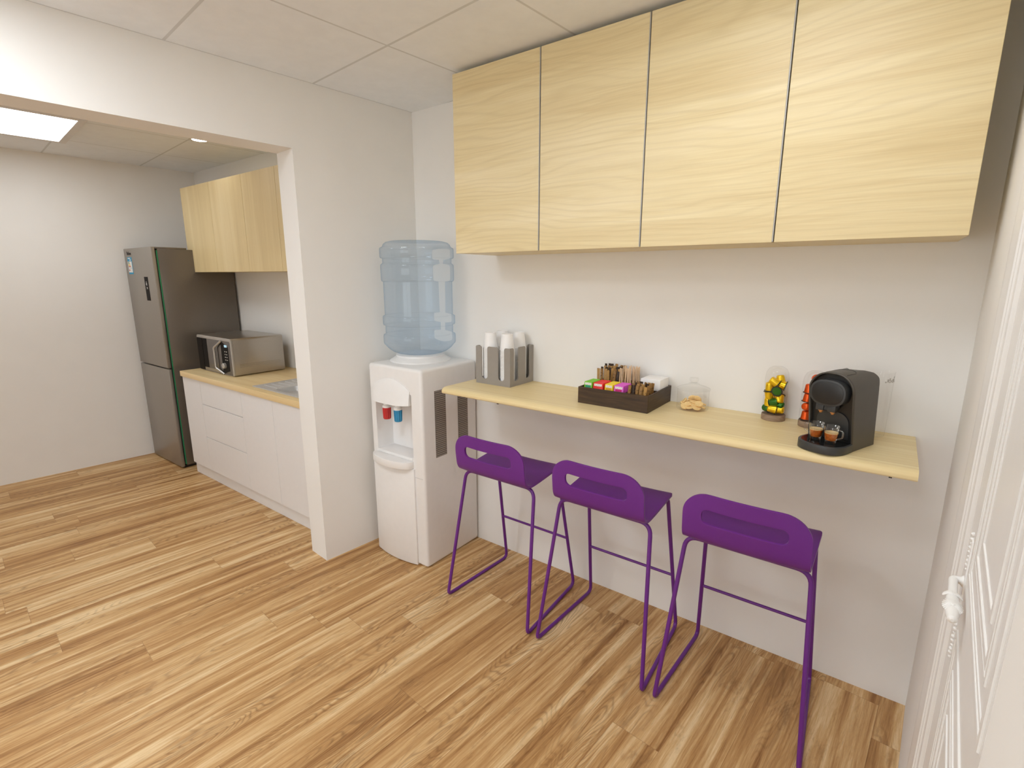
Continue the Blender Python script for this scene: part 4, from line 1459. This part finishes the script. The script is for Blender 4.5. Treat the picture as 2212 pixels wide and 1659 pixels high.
MB().box(0.088, MY0 - 0.0030, 0.03, 0.163, MY0 - 0.0016, hh - 0.024).build('door_band', 'mw_black', dr, smooth=0)
MB().box(0.018, MY0 - 0.0030, 0.0085, w - 0.17, MY0 - 0.0016, 0.030).build('lower_band', 'steel_dark', dr, smooth=0)
mm = MB()
for k in range(7):
    mm.box(0.180 + k * 0.0078, MY0 - 0.0036, 0.0185, 0.1858 + k * 0.0078, MY0 - 0.0028, 0.0225)
mm.build('maker_mark', 'silver', dr, smooth=0)
# hexagonal bow handle around the control panel
xo = lambda X: X - MX0
zo = lambda Z: Z - MZ0
path = [(xo(-1.636), MY0 - 0.006, zo(1.127)), (xo(-1.735), MY0 - 0.020, zo(1.070)), (xo(-1.735), MY0 - 0.020, zo(0.915)), (xo(-1.636), MY0 - 0.006, zo(0.874))]
mm = MB()
pp = fillet(path, 0.02, 6)
mm.tube(pp, 0.0075, 10)
mm.build('handle', 'silver', dr)
cpan = MB().prism([(xo(-1.634), zo(1.120)), (xo(-1.712), zo(1.074)), (xo(-1.712), zo(0.912)), (xo(-1.634), zo(0.880)), (xo(-1.545), zo(0.905)), (xo(-1.545), zo(1.085))], MY0 - 0.004, MY0 - 0.0015, 'xz').build('control_panel', 'mw_black', t, smooth=0)
MB().prism([(xo(-1.652), zo(1.100)), (xo(-1.700), zo(1.072)), (xo(-1.700), zo(0.918)), (xo(-1.652), zo(0.898))], MY0 - 0.0046, MY0 - 0.0035, 'xz').build('panel_insert', 'mw_glass', cpan, smooth=0)
mm = MB()
for k in range(2):
    mm.box(xo(-1.596) + k * 0.022, MY0 - 0.0052, zo(1.083), xo(-1.596) + k * 0.022 + 0.016, MY0 - 0.0038, zo(1.100))
mm.build('display', 'cyan', cpan, smooth=0)
for r_ in range(4):
    for c_ in range(2):
        MB().box(xo(-1.600) + c_ * 0.026, MY0 - 0.0062, zo(1.046) - r_ * 0.021, xo(-1.600) + c_ * 0.026 + 0.015, MY0 - 0.0038, zo(1.046) - r_ * 0.021 + 0.0075, 0.001, 1).build('button', 'silver', cpan, smooth=0)
MB().lathe([(0, 0), (0.021, 0), (0.0205, 0.016), (0.018, 0.019), (0, 0.019)], 0, 0, 28, mat=Matrix.Translation((xo(-1.612), MY0 - 0.004, zo(0.942))) @ Matrix.Rotation(PI / 2, 4, 'X')).build('knob', 'silver', cpan)
mm = MB()
for k in range(3):
    z = 0.066 + k * 0.011
    mm.tube([(w + 0.0002, -0.432, z), (w + 0.0002, -0.122, z)], 0.0022, 6)
mm.build('side_rib', 'steel_dark', t)

# ================================================================== KITCHEN : WALL CUPBOARDS
kx = [-2.398, -1.892, -1.395, -0.950, -0.450]
klab = ['leftmost oak kitchen wall cupboard, partly in front of the fridge side', 'second oak kitchen wall cupboard, above the microwave', 'third oak kitchen wall cupboard, right of the microwave', 'oak kitchen wall cupboard mostly hidden by the partition']
KY, KZ0, KZ1 = -0.33, 1.6335, 2.297
for i in range(4):
    x0, x1 = kx[i], kx[i + 1]
    t = thing('wall_cupboard', klab[i], 'cupboard', (x0, 0, KZ0), 0, 'oak kitchen wall cupboards')
    w = x1 - x0
    yb = -0.0205 if i == 0 else -0.0008
    if i == 0:
        # shallower where it passes in front of nothing but above the fridge it starts at the wall
        pass
    MB().box(0.0006, KY + 0.020, 0.0, w - 0.0006, -0.001, KZ1 - KZ0).build('carcass', 'oak_z', t, smooth=0)
    MB().box(0.0016, KY, 0.0, w - 0.0016, KY + 0.018, KZ1 - KZ0, 0.0008, 1).build('door', 'oak_z', t, smooth=0)
